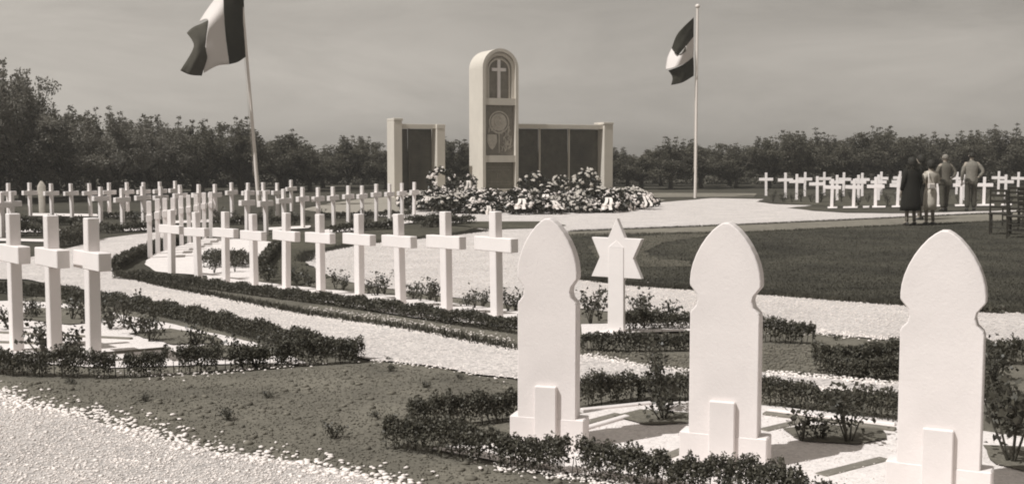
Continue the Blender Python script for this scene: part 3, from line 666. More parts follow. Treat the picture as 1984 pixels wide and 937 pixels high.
for k, (p, h, wd, lb) in enumerate([
    ([(-40, 438), (60, 437), (160, 436)], .18, .3, 'low dark hedge under the farthest row of crosses at far left'),
    ([(-40, 458), (60, 457), (100, 456)], .22, .35, 'low dark hedge below the second row of crosses at far left'),
    ([(190, 452), (240, 450), (330, 445)], .18, .4, 'low dark planting before the far left crosses next to the path'),
    ([(410, 437), (480, 434), (600, 431)], .16, .3, 'low dark hedge at the foot of the crosses by the left flagpole'),
    ([(620, 424), (690, 422), (800, 419)], .14, .3, 'low dark hedge behind the narrow crosses left of the heap'),
    ([(640, 452), (700, 448), (770, 442)], .16, .3, 'low dark hedge in front of the narrow crosses left of the heap'),
    ([(820, 441), (870, 437), (915, 433)], .18, .3, 'low dark hedge between the middle row cross tops and the heap'),
    ([(790, 434), (840, 430), (880, 428)], .16, .3, 'low dark rose hedge right before the gravel of the heap'),
    ([(190, 425), (260, 424), (340, 422)], .16, .3, 'low dark hedge behind the second left row'),
    ([(1870, 604), (1920, 607), (1945, 608)], .05, .3, 'low dark grass mound right of the largest stele head')]):
    hedge(p, h, wd, lb, 900, .055, 0, 30 + k)

# ------------------------------------------------------------------ rose bushes and weeds
def rose_proto(seed, h=.34, spread=.16, n=150, leaf=.038, stems=6):
    q = random.Random(seed); r = np.random.default_rng(seed); e = empty('rose_bush', (0, 0, 0)); b = MB(); P = []
    for k in range(stems):
        a = q.uniform(0, 6.28); t = q.uniform(.3, 1); tip = Vector((math.cos(a) * spread * t, math.sin(a) * spread * t, h * q.uniform(.55, 1.1)))
        m_ = tip * .5 + Vector((q.gauss(0, .02), q.gauss(0, .02), .02)); b.tube([(0, 0, -.02), m_, tip], [.006, .004, .002], 5, False)
        for j in range(n // stems):
            w_ = q.uniform(.35, 1.08); c = (m_ * (1 - w_) * 2 + tip * (2 * w_ - 1)) if w_ > .5 else m_ * w_ * 2
            P.append((c.x + q.gauss(0, .03), c.y + q.gauss(0, .03), max(.02, c.z + q.gauss(0, .025))))
    b.build('stems', 'rose_stem', e); V, Fq = leaves(np.array(P), leaf, .7, .6, r); link('foliage', raw_mesh('foliage', V, Fq), 'rose_leaf', e)
    return e
roses = [rose_proto(1), rose_proto(2, .26, .2, 190, .036, 8), rose_proto(3, .36, .10, 80, .045, 4), rose_proto(4, .17, .19, 200, .03, 9), rose_proto(5, .48, .2, 330, .035, 10)]
ru = set()
def rose(k, px, py, s, label, group='rose bushes in the plots'):
    if 'near left plot' in label: s *= .74
    if 'weed' in label: s *= .62
    if 'soil patch' in label: s *= .85
    o = roses[k] if k not in ru else copy_tree(roses[k]); ru.add(k); o.location = gp(px, py); o.rotation_euler = (0, 0, rnd.uniform(0, 6.28)); o.scale = (s, s, s * rnd.uniform(.9, 1.1))
    tag(o, label, 'rose bush', group)
for a in [(4, 1282, 800, .78, 'tall leafy rose bush behind the left stele plot, rising above the hedge'), (1, 1285, 816, .8, 'spreading rose bush on the soil patch left of the middle stele'),
          (2, 1555, 858, .75, 'sparse rose stems on the soil patch between the middle and largest stele'), (0, 1645, 862, .95, 'leafy rose bush on the soil patch next to the largest stele'), (1, 1590, 856, .5, 'tiny sprawling rose shoot between two roses before the hedge'),
          (4, 1925, 790, .7, 'rose bush right behind the largest stele, upper one'), (1, 1955, 840, 1.0, 'rose bush right of the largest stele, middle one'), (0, 1960, 900, 1.1, 'near dark rose bush at the right picture edge by the stele foot'),
          (3, 1925, 735, 1.0, 'low rose bush at the right edge behind the path hedge'), (2, 1160, 622, .9, 'thin rose with a dark tip left of the star post'), (0, 1145, 630, .8, 'leafy rose beside the left stele near the star marker'),
          (1, 1235, 630, .9, 'wide rose bush right of the star post'), (2, 1248, 636, .8, 'slender rose right of the star marker'), (1, 1300, 636, .8, 'rose bush just left of the middle stele'),
          (3, 85, 690, 1.1, 'low round plant between the two leftmost near crosses'), (1, 135, 694, .75, 'dark low plant between the second and third near crosses'), (1, 290, 664, .95, 'sprawling rose bush in the near left plot, right of the crosses'),
          (1, 380, 686, .95, 'dark rose bush in the middle of the near left plot'), (1, 425, 700, .8, 'rose bush near the front hedge of the near left plot'), (0, 470, 716, .8, 'bushy rose at the front corner of the near left plot'),
          (3, 495, 712, 1.1, 'wide low rose in the front corner of the near left plot'), (1, 70, 618, .8, 'far rose in the near left plot beside the first cross'), (0, 60, 612, .8, 'thin rose in the near left plot beside the first cross'), (0, 140, 622, .8, 'rose between the second and third near crosses, farther back'), (1, 165, 628, .7, 'low rose behind the third near cross'),
          (1, 215, 640, .8, 'rose just right of the third near cross'), (0, 240, 628, .8, 'upright rose right of the third near cross'), (3, 270, 650, 1.0, 'flat rose patch near the third near cross'), (3, 545, 706, .9, 'small plant at the tip of the near left plot'),
          (3, 20, 640, 1., 'low plant behind the leftmost near cross')]:
    rose(*a)
mids = [(415, 530), (432, 520), (455, 528), (520, 545), (530, 540), (575, 552), (590, 548), (600, 556), (650, 560), (665, 562), (715, 572), (730, 575), (745, 570), (800, 582), (815, 586), (832, 584), (845, 588), (905, 596), (920, 600), (935, 596), (985, 606), (998, 604), (505, 540), (560, 545)]
for i, (x, y) in enumerate(mids):
    rose((0, 1, 2, 1)[i % 4], x, y, rnd.uniform(.55, .85), 'rose bush standing behind the crosses of the long middle row', 'rose bushes behind the middle row')
for i in range(26):
    x = 1500 + i * 18.5 + rnd.uniform(-4, 4); rose((0, 1, 0, 2)[i % 4], x, 398 - (i % 3) * 6 if x > 1600 else 392, rnd.uniform(.9, 1.5), 'small rose bush among the crosses of the right field', 'rose bushes in the right field')
for i in range(22):
    x = rnd.choice([rnd.uniform(20, 340), rnd.uniform(410, 820)]); rose((0, 1)[i % 2], x, 445 - (x > 400) * 8 - rnd.uniform(0, 14), rnd.uniform(.8, 1.1), 'small rose bush among the far crosses of the left field', 'rose bushes in the left field')
for x, y, s, lb in [(440, 815, .55, 'dark weed tuft on the bare soil, left of two'), (647, 850, .65, 'dark spiky weed tuft on bare soil near the gravel edge'), (727, 812, .4, 'weed tuft on bare soil just left of the hedge corner'), (518, 772, .35, 'flat weed tuft in the middle of the bare soil'),
                    (282, 778, .35, 'faint weed tuft on the bare soil at left'), (757, 720, .4, 'weed tuft at the soil edge below the path'), (824, 752, .35, 'weed tuft on soil behind the hedge corner'), (890, 735, .3, 'flat weed near the path edge left of the stele'), (138, 745, .35, 'weed tuft touching the near left hedge foot'),
                    (752, 700, .3, 'tiny weed right of the pointed hedge corner'), (1620, 660, .4, 'small weed beside the short hedge block')]:
    rose(3, x, y, s, lb, 'weeds on the bare soil')
# bed edging slabs in the near plot
def slab(a, b_, label, wd=.06, h=.022, mt='slab'):
    A, B = gp(*a), gp(*b_); d = B - A; L_ = d.length; r = (B - A).to_track_quat('X', 'Z').to_matrix()
    m_ = MB(); m_.box((0, 0, 0), (L_, wd, h), r); o = m_.build('edging_slab', mt, None, .004); o.location = (A + B) / 2 + Vector((0, 0, h / 2 - .005)); tag(o, label, 'edging', 'edging slabs')
slab((1126, 826), (1200, 806), 'grey edging slab behind the left stele'); slab((1478, 838), (1562, 818), 'grey edging slab right of the middle stele')
slab((1590, 925), (1715, 893), 'grey edging slab at the lower left of the largest stele'); slab((1270, 898), (1330, 874), 'grey edging slab left of the middle stele')
slab((1480, 806), (1735, 838), 'long grey edging slab in front of the hedge between two steles', .05, .03)
for a_, b_, lb in (((1126, 800), (1262, 786), 'thin white kerb of the chip plot behind the left stele'), ((1490, 800), (1735, 828), 'thin white kerb of the chip plot before the right hedge'), ((1126, 838), (1215, 812), 'thin white kerb slanting across the plot right of the left stele')):
    slab(a_, b_, lb, .035, .03, 'white_stone')
slab((-60, 645), (255, 660), 'long thin edging slab behind the near left crosses', .04, .03); slab((190, 690), (330, 678), 'short thin edging slab right of the third near cross', .04, .03)
slab((-60, 665), (160, 672), 'thin edging slab under the near left crosses', .04, .03)

# ------------------------------------------------------------------ orchard trees
def tree_proto(seed, h=4.0, wd=3.2, n=7500, leaf=.125):
    q = random.Random(seed); r = np.random.default_rng(seed); e = empty('orchard_tree', (0, 0, 0)); b = MB(); cl = []
    th = h * q.uniform(.2, .28)
    b.tube([(0, 0, -.1), (q.gauss(0, .05), q.gauss(0, .05), th * .5), (q.gauss(0, .08), q.gauss(0, .08), th)], [.14, .115, .10], 9, False)
    nb = 8
    for k in range(nb):
        a = 6.283 * k / nb + q.uniform(-.3, .3); rr_ = wd / 2 * q.uniform(.55, .98); top = h * q.uniform(.55, .9) if k % 2 else h * q.uniform(.38, .62)
        p0 = Vector((0, 0, th * q.uniform(.8, 1))); p1 = Vector((math.cos(a) * rr_ * .5, math.sin(a) * rr_ * .5, (th + top) / 2 - .1)); p2 = Vector((math.cos(a) * rr_, math.sin(a) * rr_, top))
        b.tube([p0, p1, p2], [.065, .04, .012], 6, False)
        for j in range(7):
            t = q.uniform(.35, 1); c = p1 + (p2 - p1) * (2 * t - 1) if t > .5 else p0 + (p1 - p0) * 2 * t
            d = Vector((q.gauss(0, 1), q.gauss(0, 1), q.gauss(.4, .8))).normalized() * q.uniform(.3, .75); b.tube([c, c + d], [.02, .006], 4, False); cl.append((c + d, q.uniform(.2, .42)))
        cl.append((p2, .4))
    for k in range(9):
        a = q.uniform(0, 6.28); rr_ = wd / 2 * q.uniform(0, .75); z0 = h * q.uniform(.55, .75); L_ = h * q.uniform(.2, .38)
        p0 = Vector((math.cos(a) * rr_, math.sin(a) * rr_, z0)); p1 = p0 + Vector((q.gauss(0, .12), q.gauss(0, .12), L_)); b.tube([p0, p1], [.02, .005], 4, False)
        for j in range(5): cl.append((p0 + (p1 - p0) * (j / 4), .34 - .05 * j))
    b.build('trunk', 'bark', e)
    tot = sum(s ** 2 for c, s in cl); P = []
    for c, s in cl:
        m_ = int(n * s ** 2 / tot) + 3; g_ = r.normal(size=(m_, 3)); g_ /= np.linalg.norm(g_, axis=1)[:, None]
        P.append(np.array(c) + g_ * s * r.uniform(.35, 1.1, (m_, 1)) * np.array([1, 1, .8]))
    P = np.concatenate(P); P = P[P[:, 2] > .35]
    V, Fq = leaves(P, leaf, .55, .3, r); link('crown', raw_mesh('crown', V, Fq), 'tree_leaf', e)
    return e
trees = [tree_proto(s, 4.0, 3.4) for s in (21, 22, 23, 24, 25)]
pale = bpy.data.materials  # leaf colour paled to paint a hazy fade into the trees at far left
tpale = [tree_proto(s, 4.0, 3.6, 9000, .11) for s in (31, 32, 33)]
for t in tpale:
    for ch in t.children:
        if ch.name.startswith('crown'): ch.data.materials[0] = M['tree_leaf_pale']
tu = set()
def tree(k, X, Y, h, s, label, group, protos=trees, key='d'):
    o = protos[k] if (key, k) not in tu else copy_tree(protos[k]); tu.add((key, k)); o.location = (X, Y, 0); o.rotation_euler = (0, 0, rnd.uniform(0, 6.28)); o.scale = (s, s, h / 4.0)
    tag(o, label, 'tree', group)
SKY = [(-80, 95), (0, 128), (40, 150), (90, 195), (150, 220), (200, 215), (260, 222), (300, 245), (330, 235), (400, 240), (440, 245), (480, 242), (540, 258), (580, 292), (620, 300), (650, 275), (700, 268), (735, 285), (830, 290), (870, 275), (905, 270), (960, 290), (1190, 293), (1250, 300), (1300, 275), (1360, 278), (1440, 290), (1500, 270), (1540, 256), (1600, 270), (1640, 268), (1700, 252), (1740, 270), (1850, 262), (1984, 256), (2100, 250)]
def skyl(px):
    for (a, b_), (c, d) in zip(SKY, SKY[1:]):
        if a <= px <= c: return b_ + (d - b_) * (px - a) / (c - a)
    return 260
k = 0; x = -60
while x < 2080:
    Y = 40 + min(max((x - 0) / 700, 0), 1) * 17 if x < 740 else 57 + (x - 740) / 1300 * 2
    if 1000 < x < 1170: x += 60; continue
    top = HC + (HZ - skyl(x)) / F * Y; h = top * rnd.uniform(.98, 1.12)
    Yj = Y + rnd.uniform(-1, 1)
    zone = 'left' if x < 740 else 'right'
    if x < 330: tree(k % 3, (x - CX) / F * Yj, Yj, h, rnd.uniform(.85, 1.0), 'greyish leafy orchard tree in the treeline at the far left, %s from the picture edge' % ORD[min(k, 14)], 'greyish trees at the far left', tpale, 'p')
    else: tree(k % 5, (x - CX) / F * Yj, Yj, h, rnd.uniform(.85, 1.0), 'dark bushy orchard tree in the front line behind the %s crosses' % zone, 'front orchard trees on the ' + zone)
    k += 1; x += rnd.uniform(1.4, 1.9) * F / Y
x = -100
while x < 2100:
    Y = 44 + min(max(x / 700, 0), 1) * 18 if x < 740 else 62.5
    top = HC + (HZ - skyl(x)) / F * Y; h = top * rnd.uniform(.94, 1.08) - (.15 if 1240 > x > 1190 else 0)
    Yj = Y + rnd.uniform(-1, 1.5)
    tree(k % 5, (x - CX) / F * Yj, Yj, h, rnd.uniform(.9, 1.05), 'dark orchard tree half hidden in the second line of the treeline', 'second line of orchard trees'); k += 1
    x += rnd.uniform(1.8, 2.4) * F / Y
x = -100
while x < 2100:
    Y = 50 + min(max(x / 700, 0), 1) * 18 if x < 740 else 69
    top = HC + (HZ - skyl(x) - 12) / F * Y
    tree(k % 5, (x - CX) / F * Y, Y, top * rnd.uniform(.8, .95), 1.05, 'dark orchard tree mostly hidden deep in the orchard', 'deep orchard trees'); k += 1
    x += 2.4 * F / Y
# undergrowth that closes the view under the crowns
for (x0, x1, Y0, Y1, hh) in ((-160, 760, 46, 66, .95), (740, 2150, 66, 67, 1.0)):
    pts = []
    n = 22000
    t = nr.uniform(0, 1, n); Yv = Y0 + (Y1 - Y0) * np.clip(t * (x1 - x0) / 760 if x0 < 0 else t, 0, 1); Xv = ((x0 + (x1 - x0) * t) - CX) / F * Yv
    zz = hh * 1.5 * nr.uniform(0, 1, n) ** .8 * (1 + .35 * np.sin(Xv * 1.3) * np.cos(Xv * .47))
    V, Fq = leaves(np.stack([Xv, Yv + nr.normal(0, .5, n), zz], 1), .17, .6, .3)
    tag(link('undergrowth', raw_mesh('undergrowth', V, Fq), 'tree_leaf'), 'dense dark undergrowth beneath the orchard trees on the ' + ('left' if x0 < 0 else 'right'), 'undergrowth', kind='stuff')

# ------------------------------------------------------------------ people
def skin_mesh(joints, edges, radii, sub=1):
    me = bpy.data.meshes.new('tmp'); me.from_pydata(joints, edges, []); o = bpy.data.objects.new('tmp', me); C.objects.link(o)
    o.modifiers.new('s', 'SKIN'); 
    if not me.skin_vertices: 
        bm_ = bmesh.new(); bm_.from_mesh(me); bm_.verts.layers.skin.verify(); bm_.to_mesh(me); bm_.free()
    for v, r_ in zip(me.skin_vertices[0].data, radii):
        v.radius = r_ if hasattr(r_, '__len__') else (r_, r_)
    me.skin_vertices[0].data[0].use_root = True
    ss = o.modifiers.new('u', 'SUBSURF'); ss.levels = sub; ss.render_levels = sub
    dg = bpy.context.evaluated_depsgraph_get(); ev = o.evaluated_get(dg); m2 = bpy.data.meshes.new_from_object(ev)
    bpy.data.objects.remove(o); return m2
def person(px, py, H, yaw, label, outfit, arms='hips', mats=('cloth_grey', 'cloth_dark'), hair='hair', stride=.0, cap=False, bag=False):
    s = H / 1.75; p = gp(px, py) ; e = empty('person', p, yaw, label, 'person'); e.scale = (s, s, s)
    j = {}; J = []; Rr_ = []; E = []
    def add(n, co, r_, par=None):
        j[n] = len(J); J.append(co); Rr_.append(r_)
        if par: E.append((j[par], j[n]))
    add('pelvis', (0, 0, .95), (.155, .11)); add('waist', (0, 0, 1.12), (.135, .10), 'pelvis'); add('chest', (0, 0, 1.32), (.165, .115), 'waist')
    add('neck0', (0, .0, 1.46), .07, 'chest'); add('neck', (0, .012, 1.52), .055, 'neck0'); add('head0', (0, .03, 1.585), (.068, .08), 'neck'); add('head', (0, .03, 1.655), (.078, .095), 'head0'); add('crown', (0, .02, 1.715), (.055, .065), 'head')
    add('nose', (0, .125, 1.63), .012, 'head')
    hands = []
    for sg in (-1, 1):
        n = 'LR'[sg > 0]
        add('sh' + n, (sg * .175, 0, 1.41), .062, 'chest')
        if arms == 'hips' or (arms == 'onehip' and sg > 0): el, wr, hd = (sg * .33, -.07, 1.18), (sg * .20, -.06, 1.02), (sg * .15, -.02, .985)
        elif arms == 'front': el, wr, hd = (sg * .24, .03, 1.15), (sg * .13, .22, 1.12), (sg * .07, .28, 1.13)
        elif arms == 'side': el, wr, hd = (sg * .25, -.05, 1.14), (sg * .27, .03, .90), (sg * .275, .06, .82)
        else: el, wr, hd = (sg * .26, -.03, 1.14), (sg * .25, .06, .90), (sg * .245, .09, .82)
        add('el' + n, el, .043, 'sh' + n); add('wr' + n, wr, .028, 'el' + n); add('hd' + n, hd, (.04, .022), 'wr' + n)
        hands.append((Vector(wr), Vector(hd), sg))
        add('hip' + n, (sg * .095, 0, .88), .098, 'pelvis'); add('kn' + n, (sg * .10, .03 + sg * stride * .5, .50), .06, 'hip' + n); add('an' + n, (sg * .11, sg * stride, .09), .04, 'kn' + n); add('to' + n, (sg * .13, sg * stride + .13, .035), (.04, .03), 'an' + n)
    me_ = skin_mesh(J, E, Rr_, 1)
    # fingers joined into the same body mesh
    b = MB()
    for wr, hd, sg in hands:
        d = (hd - wr).normalized(); side = d.cross(Vector((0, 0, 1))); side = (side if side.length > .1 else Vector((0, 1, 0))).normalized(); cu = d.cross(side)
        for i in range(4):
            o_ = hd + side * (i - 1.5) * .019; L_ = (.065, .078, .072, .055)[i]
            b.tube([o_, o_ + d * L_ * .5 + cu * .006, o_ + d * L_ + cu * .024], [.0095, .0085, .006], 6)
        b.tube([hd - d * .03 + side * .03, hd + side * .058 + d * .01, hd + side * .065 + d * .035], [.011, .010, .007], 6)
    for sg in (-1, 1): b.loft([(1.615, .008, .02, sg * .082, .02), (1.65, .012, .024, sg * .086, .018), (1.675, .006, .015, sg * .084, .018)], 8)
    m3 = b.mesh('f'); bm_ = bmesh.new(); bm_.from_mesh(me_); bm_.from_mesh(m3); bm_.to_mesh(me_); bm_.free()
    link('body', me_, 'skin', e, True)
    def sub(keys, ed, radii, name, mt): 
        m_ = skin_mesh([J[j[k]] if isinstance(k, str) else k for k in keys], ed, radii, 1); return link(name, m_, mt, e, True)
    def sleeves(r1, r2):
        keys = ['waist', 'chest', 'shL', 'elL', 'wrL', 'shR', 'elR', 'wrR']
        return keys, [(0, 1), (1, 2), (2, 3), (3, 4), (1, 5), (5, 6), (6, 7)], [(.165, .13), (.195, .14), .085, .062, .046, .085, .062, .046]
    if outfit in ('suit',):
        K, Ed, Rd = sleeves(0, 0)
        K = ['waist', 'chest', 'shL', 'elL', 'wrL', 'shR', 'elR', 'wrR', (0, 0, .97), (0, 0, .86)]; Ed = Ed + [(0, 8), (8, 9)]; Rd = [(.16, .125), (.195, .14), .085, .062, .046, .085, .062, .046, (.185, .14), (.20, .15)]
        jm = skin_mesh([J[j[k]] if isinstance(k, str) else k for k in K[2:5]] + [(-.05, 0, 1.36)], [(3, 0), (0, 1), (1, 2)], [.078, .058, .05, .09])
        jm2 = skin_mesh([J[j[k]] if isinstance(k, str) else k for k in K[5:8]] + [(.05, 0, 1.36)], [(3, 0), (0, 1), (1, 2)], [.078, .058, .05, .09])
        b = MB(); b.loft([(.82, .20, .15, 0, 0), (.92, .195, .15, 0, 0), (1.08, .17, .13, 0, 0), (1.2, .185, .135, 0, 0), (1.34, .205, .14, 0, -.005), (1.41, .20, .12, 0, 0), (1.455, .15, .095, 0, 0), (1.49, .07, .07, 0, 0)], 20)
        m4 = b.mesh('t'); bm_ = bmesh.new(); bm_.from_mesh(m4); bm_.from_mesh(jm); bm_.from_mesh(jm2); bm_.to_mesh(m4); bm_.free(); link('jacket', m4, mats[0], e, True)
        b = MB(); b.loft([(1.475, .075, .07, 0, .0), (1.50, .078, .072, 0, .003), (1.52, .062, .06, 0, .01)], 12); b.build('collar', mats[0], e, smooth=True)
        sub([(0, 0, .9), 'hipL', 'knL', 'anL', 'hipR', 'knR', 'anR'], [(0, 1), (1, 2), (2, 3), (0, 4), (4, 5), (5, 6)], [(.16, .12), .115, .088, .078, .115, .088, .078], 'trousers', mats[1])
    elif outfit == 'coat':
        b = MB(); b.loft([(.40, .27, .23, 0, .02), (.55, .26, .22, 0, .01), (.80, .235, .20, 0, 0), (1.0, .215, .175, 0, 0), (1.14, .19, .155, 0, 0), (1.30, .205, .16, 0, 0), (1.40, .20, .14, 0, 0), (1.47, .12, .10, 0, 0), (1.52, .07, .07, 0, 0)], 22)
        for i, v in enumerate(b.v):
            x_, y_, z_ = v; a = math.atan2(y_, x_); kf = 1 + .05 * math.sin(a * 7 + z_ * 3) * max(0, (1.15 - z_) / .8); b.v[i] = (x_ * kf, y_ * kf, z_)
        b.build('coat', mats[0], e, smooth=True)
        K, Ed, Rd = sleeves(0, 0); sub(K, Ed, Rd, 'sleeves', mats[0])
        r_ = np.random.default_rng(5); nn_ = 500; a = r_.uniform(0, 6.28, nn_); P = np.stack([.17 * np.cos(a) * r_.uniform(.6, 1.1, nn_), .13 * np.sin(a) * r_.uniform(.6, 1.1, nn_), 1.46 + r_.normal(0, .035, nn_)], 1)
        V, Fq = leaves(P, .06, .3, 0, r_); link('fur_collar', raw_mesh('fur', V, Fq), 'cloth_dark', e)
    else:
        K, Ed, Rd = sleeves(0, 0)
        K = K + [(0, 0, .95)]; Ed = Ed + [(0, 8)]; Rd = [(.15, .12), (.19, .14), .09, .07, .05, .09, .07, .05, (.18, .15)]
        sub(K, Ed, Rd, 'jacket', mats[0])
        b = MB(); b.loft([(.42, .18, .155, 0, .01), (.6, .182, .158, 0, .01), (.85, .18, .15, 0, 0), (1.02, .15, .125, 0, 0)], 18); b.build('skirt', mats[1], e, smooth=True)
    if outfit != 'suit':
        sub([(-.095, 0, .8), 'knL', 'anL'], [(0, 1), (1, 2)], [.075, .058, .042], 'stocking', 'stocking'); sub([(.095, 0, .8), 'knR', 'anR'], [(0, 1), (1, 2)], [.075, .058, .042], 'stocking', 'stocking')
    for sg in (-1, 1):
        b = MB(); y0 = sg * stride; b.loft([(0, .048, .13, sg * .12, y0 + .05), (.03, .05, .135, sg * .12, y0 + .05), (.06, .045, .11, sg * .12, y0 + .035), (.10, .042, .05, sg * .112, y0 - .02)], 14); b.build('shoe', 'shoe', e, smooth=True)
    b = MB()
    if outfit == 'suit': b.loft([(1.60, .081, .085, 0, -.005), (1.65, .089, .10, 0, .005), (1.70, .085, .098, 0, .008), (1.735, .06, .07, 0, .01), (1.755, .02, .03, 0, .01)], 16)
    else: b.loft([(1.53, .085, .07, 0, -.03), (1.58, .105, .095, 0, -.015), (1.65, .112, .115, 0, 0), (1.70, .10, .105, 0, .003), (1.745, .07, .075, 0, .01), (1.765, .02, .02, 0, .01)], 16)
    b.build('hair', hair, e, smooth=True)
    if bag:
        b = MB(); b.box((-.12, -.17, 1.06), (.24, .07, .17)); b.build('handbag', 'bag_white', e, .03, seg=3)
        b = MB(); b.tube([(-.2, -.17, 1.14), (-.19, -.14, 1.30), (-.14, -.08, 1.42)], .012, 6); b.build('strap', 'bag_white', e)
    return e
person(1764, 438, 1.66, R(15), 'woman in a wide black coat with a fur collar, leftmost of the visitors', 'coat', 'down', ('coat_black', 'coat_black'))
person(1782, 427, 1.72, R(60), 'person in black mostly hidden between the black-coated woman and the pale-jacketed woman', 'coat', 'down', ('coat_black', 'coat_black'))
person(1801, 437, 1.60, R(20), 'woman in a pale jacket and light skirt with a white bag, beside the black coat', 'skirt', 'front', ('cloth_pale', 'cloth_pale'), bag=True)
person(1829, 409, 1.74, R(12), 'grey-haired man in a grey suit with elbows out, in the middle of the visitors', 'suit', 'hips', ('cloth_grey', 'cloth_dark'), 'hair_grey', .10)
person(1880, 409, 1.80, R(-10), 'dark-haired man in a lighter jacket and wide trousers, rightmost of the visitors', 'suit', 'onehip', ('cloth_mid', 'cloth_dark'), 'hair', .06)

# ------------------------------------------------------------------ wooden chairs
def chair(px, py, yaw, label, s=1.0):
    e = empty('wooden_chair', gp(px, py), yaw, label, 'chair', 'ladder-back chairs on the lawn'); e.scale = (s, s, s)
    for sx in (-1, 1):
        b = MB(); b.tube([(sx * .19, -.19, 0), (sx * .19, -.18, .45)], .018, 8); b.build('leg', 'dark_wood', e)
        b = MB(); b.tube([(sx * .18, .19, 0), (sx * .18, .18, .45), (sx * .18, .23, .98)], [.018, .02, .016], 8); b.build('leg', 'dark_wood', e)
    b = MB(); b.box((0, 0, .455), (.44, .42, .035)); b.build('seat', 'dark_wood', e, .008)
    for z, y in ((.60, .197), (.72, .208), (.84, .219), (.94, .228)):
        b = MB(); b.box((0, y, z), (.35, .016, .055)); b.build('slat', 'dark_wood', e, .004)
    for z in (.14, .27):
        for a, c in (((-.19, -.19, z), (.19, -.19, z)), ((-.18, .19, z + .02), (.18, .19, z + .02)), ((-.19, -.19, z + .03), (-.18, .19, z + .03)), ((.19, -.19, z + .03), (.18, .19, z + .03))):
            b = MB(); b.tube([a, c], .011, 6); b.build('stretcher', 'dark_wood', e)
    return e
chair(1937, 455, R(150), 'dark ladder-back chair at the left end of the chair group on the lawn', 1.02)
chair(1972, 462, R(60), 'dark ladder-back chair turned sideways at the right picture edge', 1.02)
chair(1962, 440, R(170), 'dark ladder-back chair standing behind the other chairs', 1.0)
chair(1996, 448, R(20), 'dark ladder-back chair cut by the right picture edge', 1.0)

# ------------------------------------------------------------------ loose ground detail
def scatter(poly, n, ymin, ymax, ypow=1.0, r=nr, xlim=None):
    xs_ = [p[0] for p in poly]; y0 = max(min(p[1] for p in poly), ymin); y1 = min(max(p[1] for p in poly), ymax); x0, x1 = min(xs_), max(xs_); o_ = []
    while len(o_) < n:
        y = y0 + (y1 - y0) * r.uniform() ** ypow; x = r.uniform(max(x0, -.5 * y), min(x1, .5 * y))
        if inside(poly, x, y): o_.append((x, y, TZ(y)))
    return np.array(o_)
def edge_scatter(pxp, n, spread, r=nr):
    P = [gp(*p) for p in pxp]; L_ = [(b_ - a).length for a, b_ in zip(P, P[1:])]; tot = sum(L_); o_ = []
    for _ in range(n):
        t = r.uniform() * tot
        for (a, b_), l_ in zip(zip(P, P[1:]), L_):
            if t <= l_: break
            t -= l_
        q = a + (b_ - a) * (t / l_); y = q.y + r.normal() * spread; x = q.x + r.normal() * spread; o_.append((x, y, TZ(y)))
    return np.array(o_)
P1 = scatter(SHEETS['gravel_walk'], 16000, 3.0, 8)
P2 = edge_scatter([(-100, 745), (0, 762), (60, 790), (170, 803), (300, 845), (420, 880), (560, 897), (700, 925), (790, 945)], 900, .05)
P3 = edge_scatter([(-100, 740), (0, 755), (60, 780), (170, 798), (300, 838), (420, 872), (560, 887), (700, 915), (790, 935)], 260, .10)
Vp, Fp = lumps(np.concatenate([P1, P2, P3]) + np.array([0, 0, .010]), np.concatenate([nr.uniform(.0025, .0062, len(P1)) * np.where(nr.uniform(0, 1, len(P1)) < .04, 1.9, 1), nr.uniform(.004, .017, len(P2)), nr.uniform(.004, .015, len(P3))]), .5)
tag(link('gravel_stones', raw_mesh('gravel_stones', Vp, Fp), 'pebble'), 'loose pale gravel stones of the walk in the lower left corner', 'gravel', kind='stuff')
gp_all = [sc_ for sc_ in bpy.data.objects if sc_.name.startswith('gravel_path')]
P4 = [edge_scatter([(400, 574), (600, 614), (800, 643), (1005, 683)], 1500, .06), edge_scatter([(240, 540), (400, 574)], 350, .08), edge_scatter([(600, 598), (1005, 665)], 350, .08),
      edge_scatter([(715, 700), (850, 715), (1005, 738)], 160, .05), edge_scatter([(1126, 690), (1240, 712), (1335, 722)], 300, .05), edge_scatter([(1480, 725), (1600, 735), (1740, 748)], 400, .05),
      edge_scatter([(1480, 745), (1600, 757), (1740, 769)], 260, .04), edge_scatter([(1126, 545), (1250, 556), (1500, 572), (1740, 592), (1984, 608)], 1200, .14), edge_scatter([(190, 728), (400, 728), (600, 706)], 200, .07),
      edge_scatter([(960, 905), (1110, 926), (1200, 940), (1420, 965)], 600, .045), edge_scatter([(1480, 634), (1600, 648), (1740, 662)], 400, .10)]
P4 = np.concatenate(P4); Vp, Fp = lumps(P4 + np.array([0, 0, .016]), nr.uniform(.004, .011, len(P4)), .5)
tag(link('gravel_stones', raw_mesh('gravel_stones', Vp, Fp), 'pebble'), 'loose pale stones strewn along the edges of the curved paths', 'gravel', kind='stuff')
P4a = []
for poly_px, n in (([(400, 574), (600, 614), (800, 643), (1005, 683), (1126, 690), (1240, 712), (1240, 738), (1126, 745), (1005, 738), (850, 715), (715, 700), (500, 645), (300, 600), (250, 560)], 9000),
                   ([(1126, 545), (1250, 556), (1500, 572), (1740, 592), (1984, 608), (1984, 672), (1740, 662), (1480, 634), (1250, 612), (1126, 600)], 7000),
                   ([(620, 510), (700, 480), (1000, 470), (1000, 590), (750, 560)], 4000),
                   ([(985, 860), (1030, 822), (1200, 796), (1335, 784), (1500, 794), (1735, 819), (1984, 854), (1984, 960), (1700, 960), (1520, 930), (1340, 898)], 1500)):
    pw = [tuple(gp(*p).xy) for p in poly_px]; P4a.append(scatter(pw, n, 3, 40))
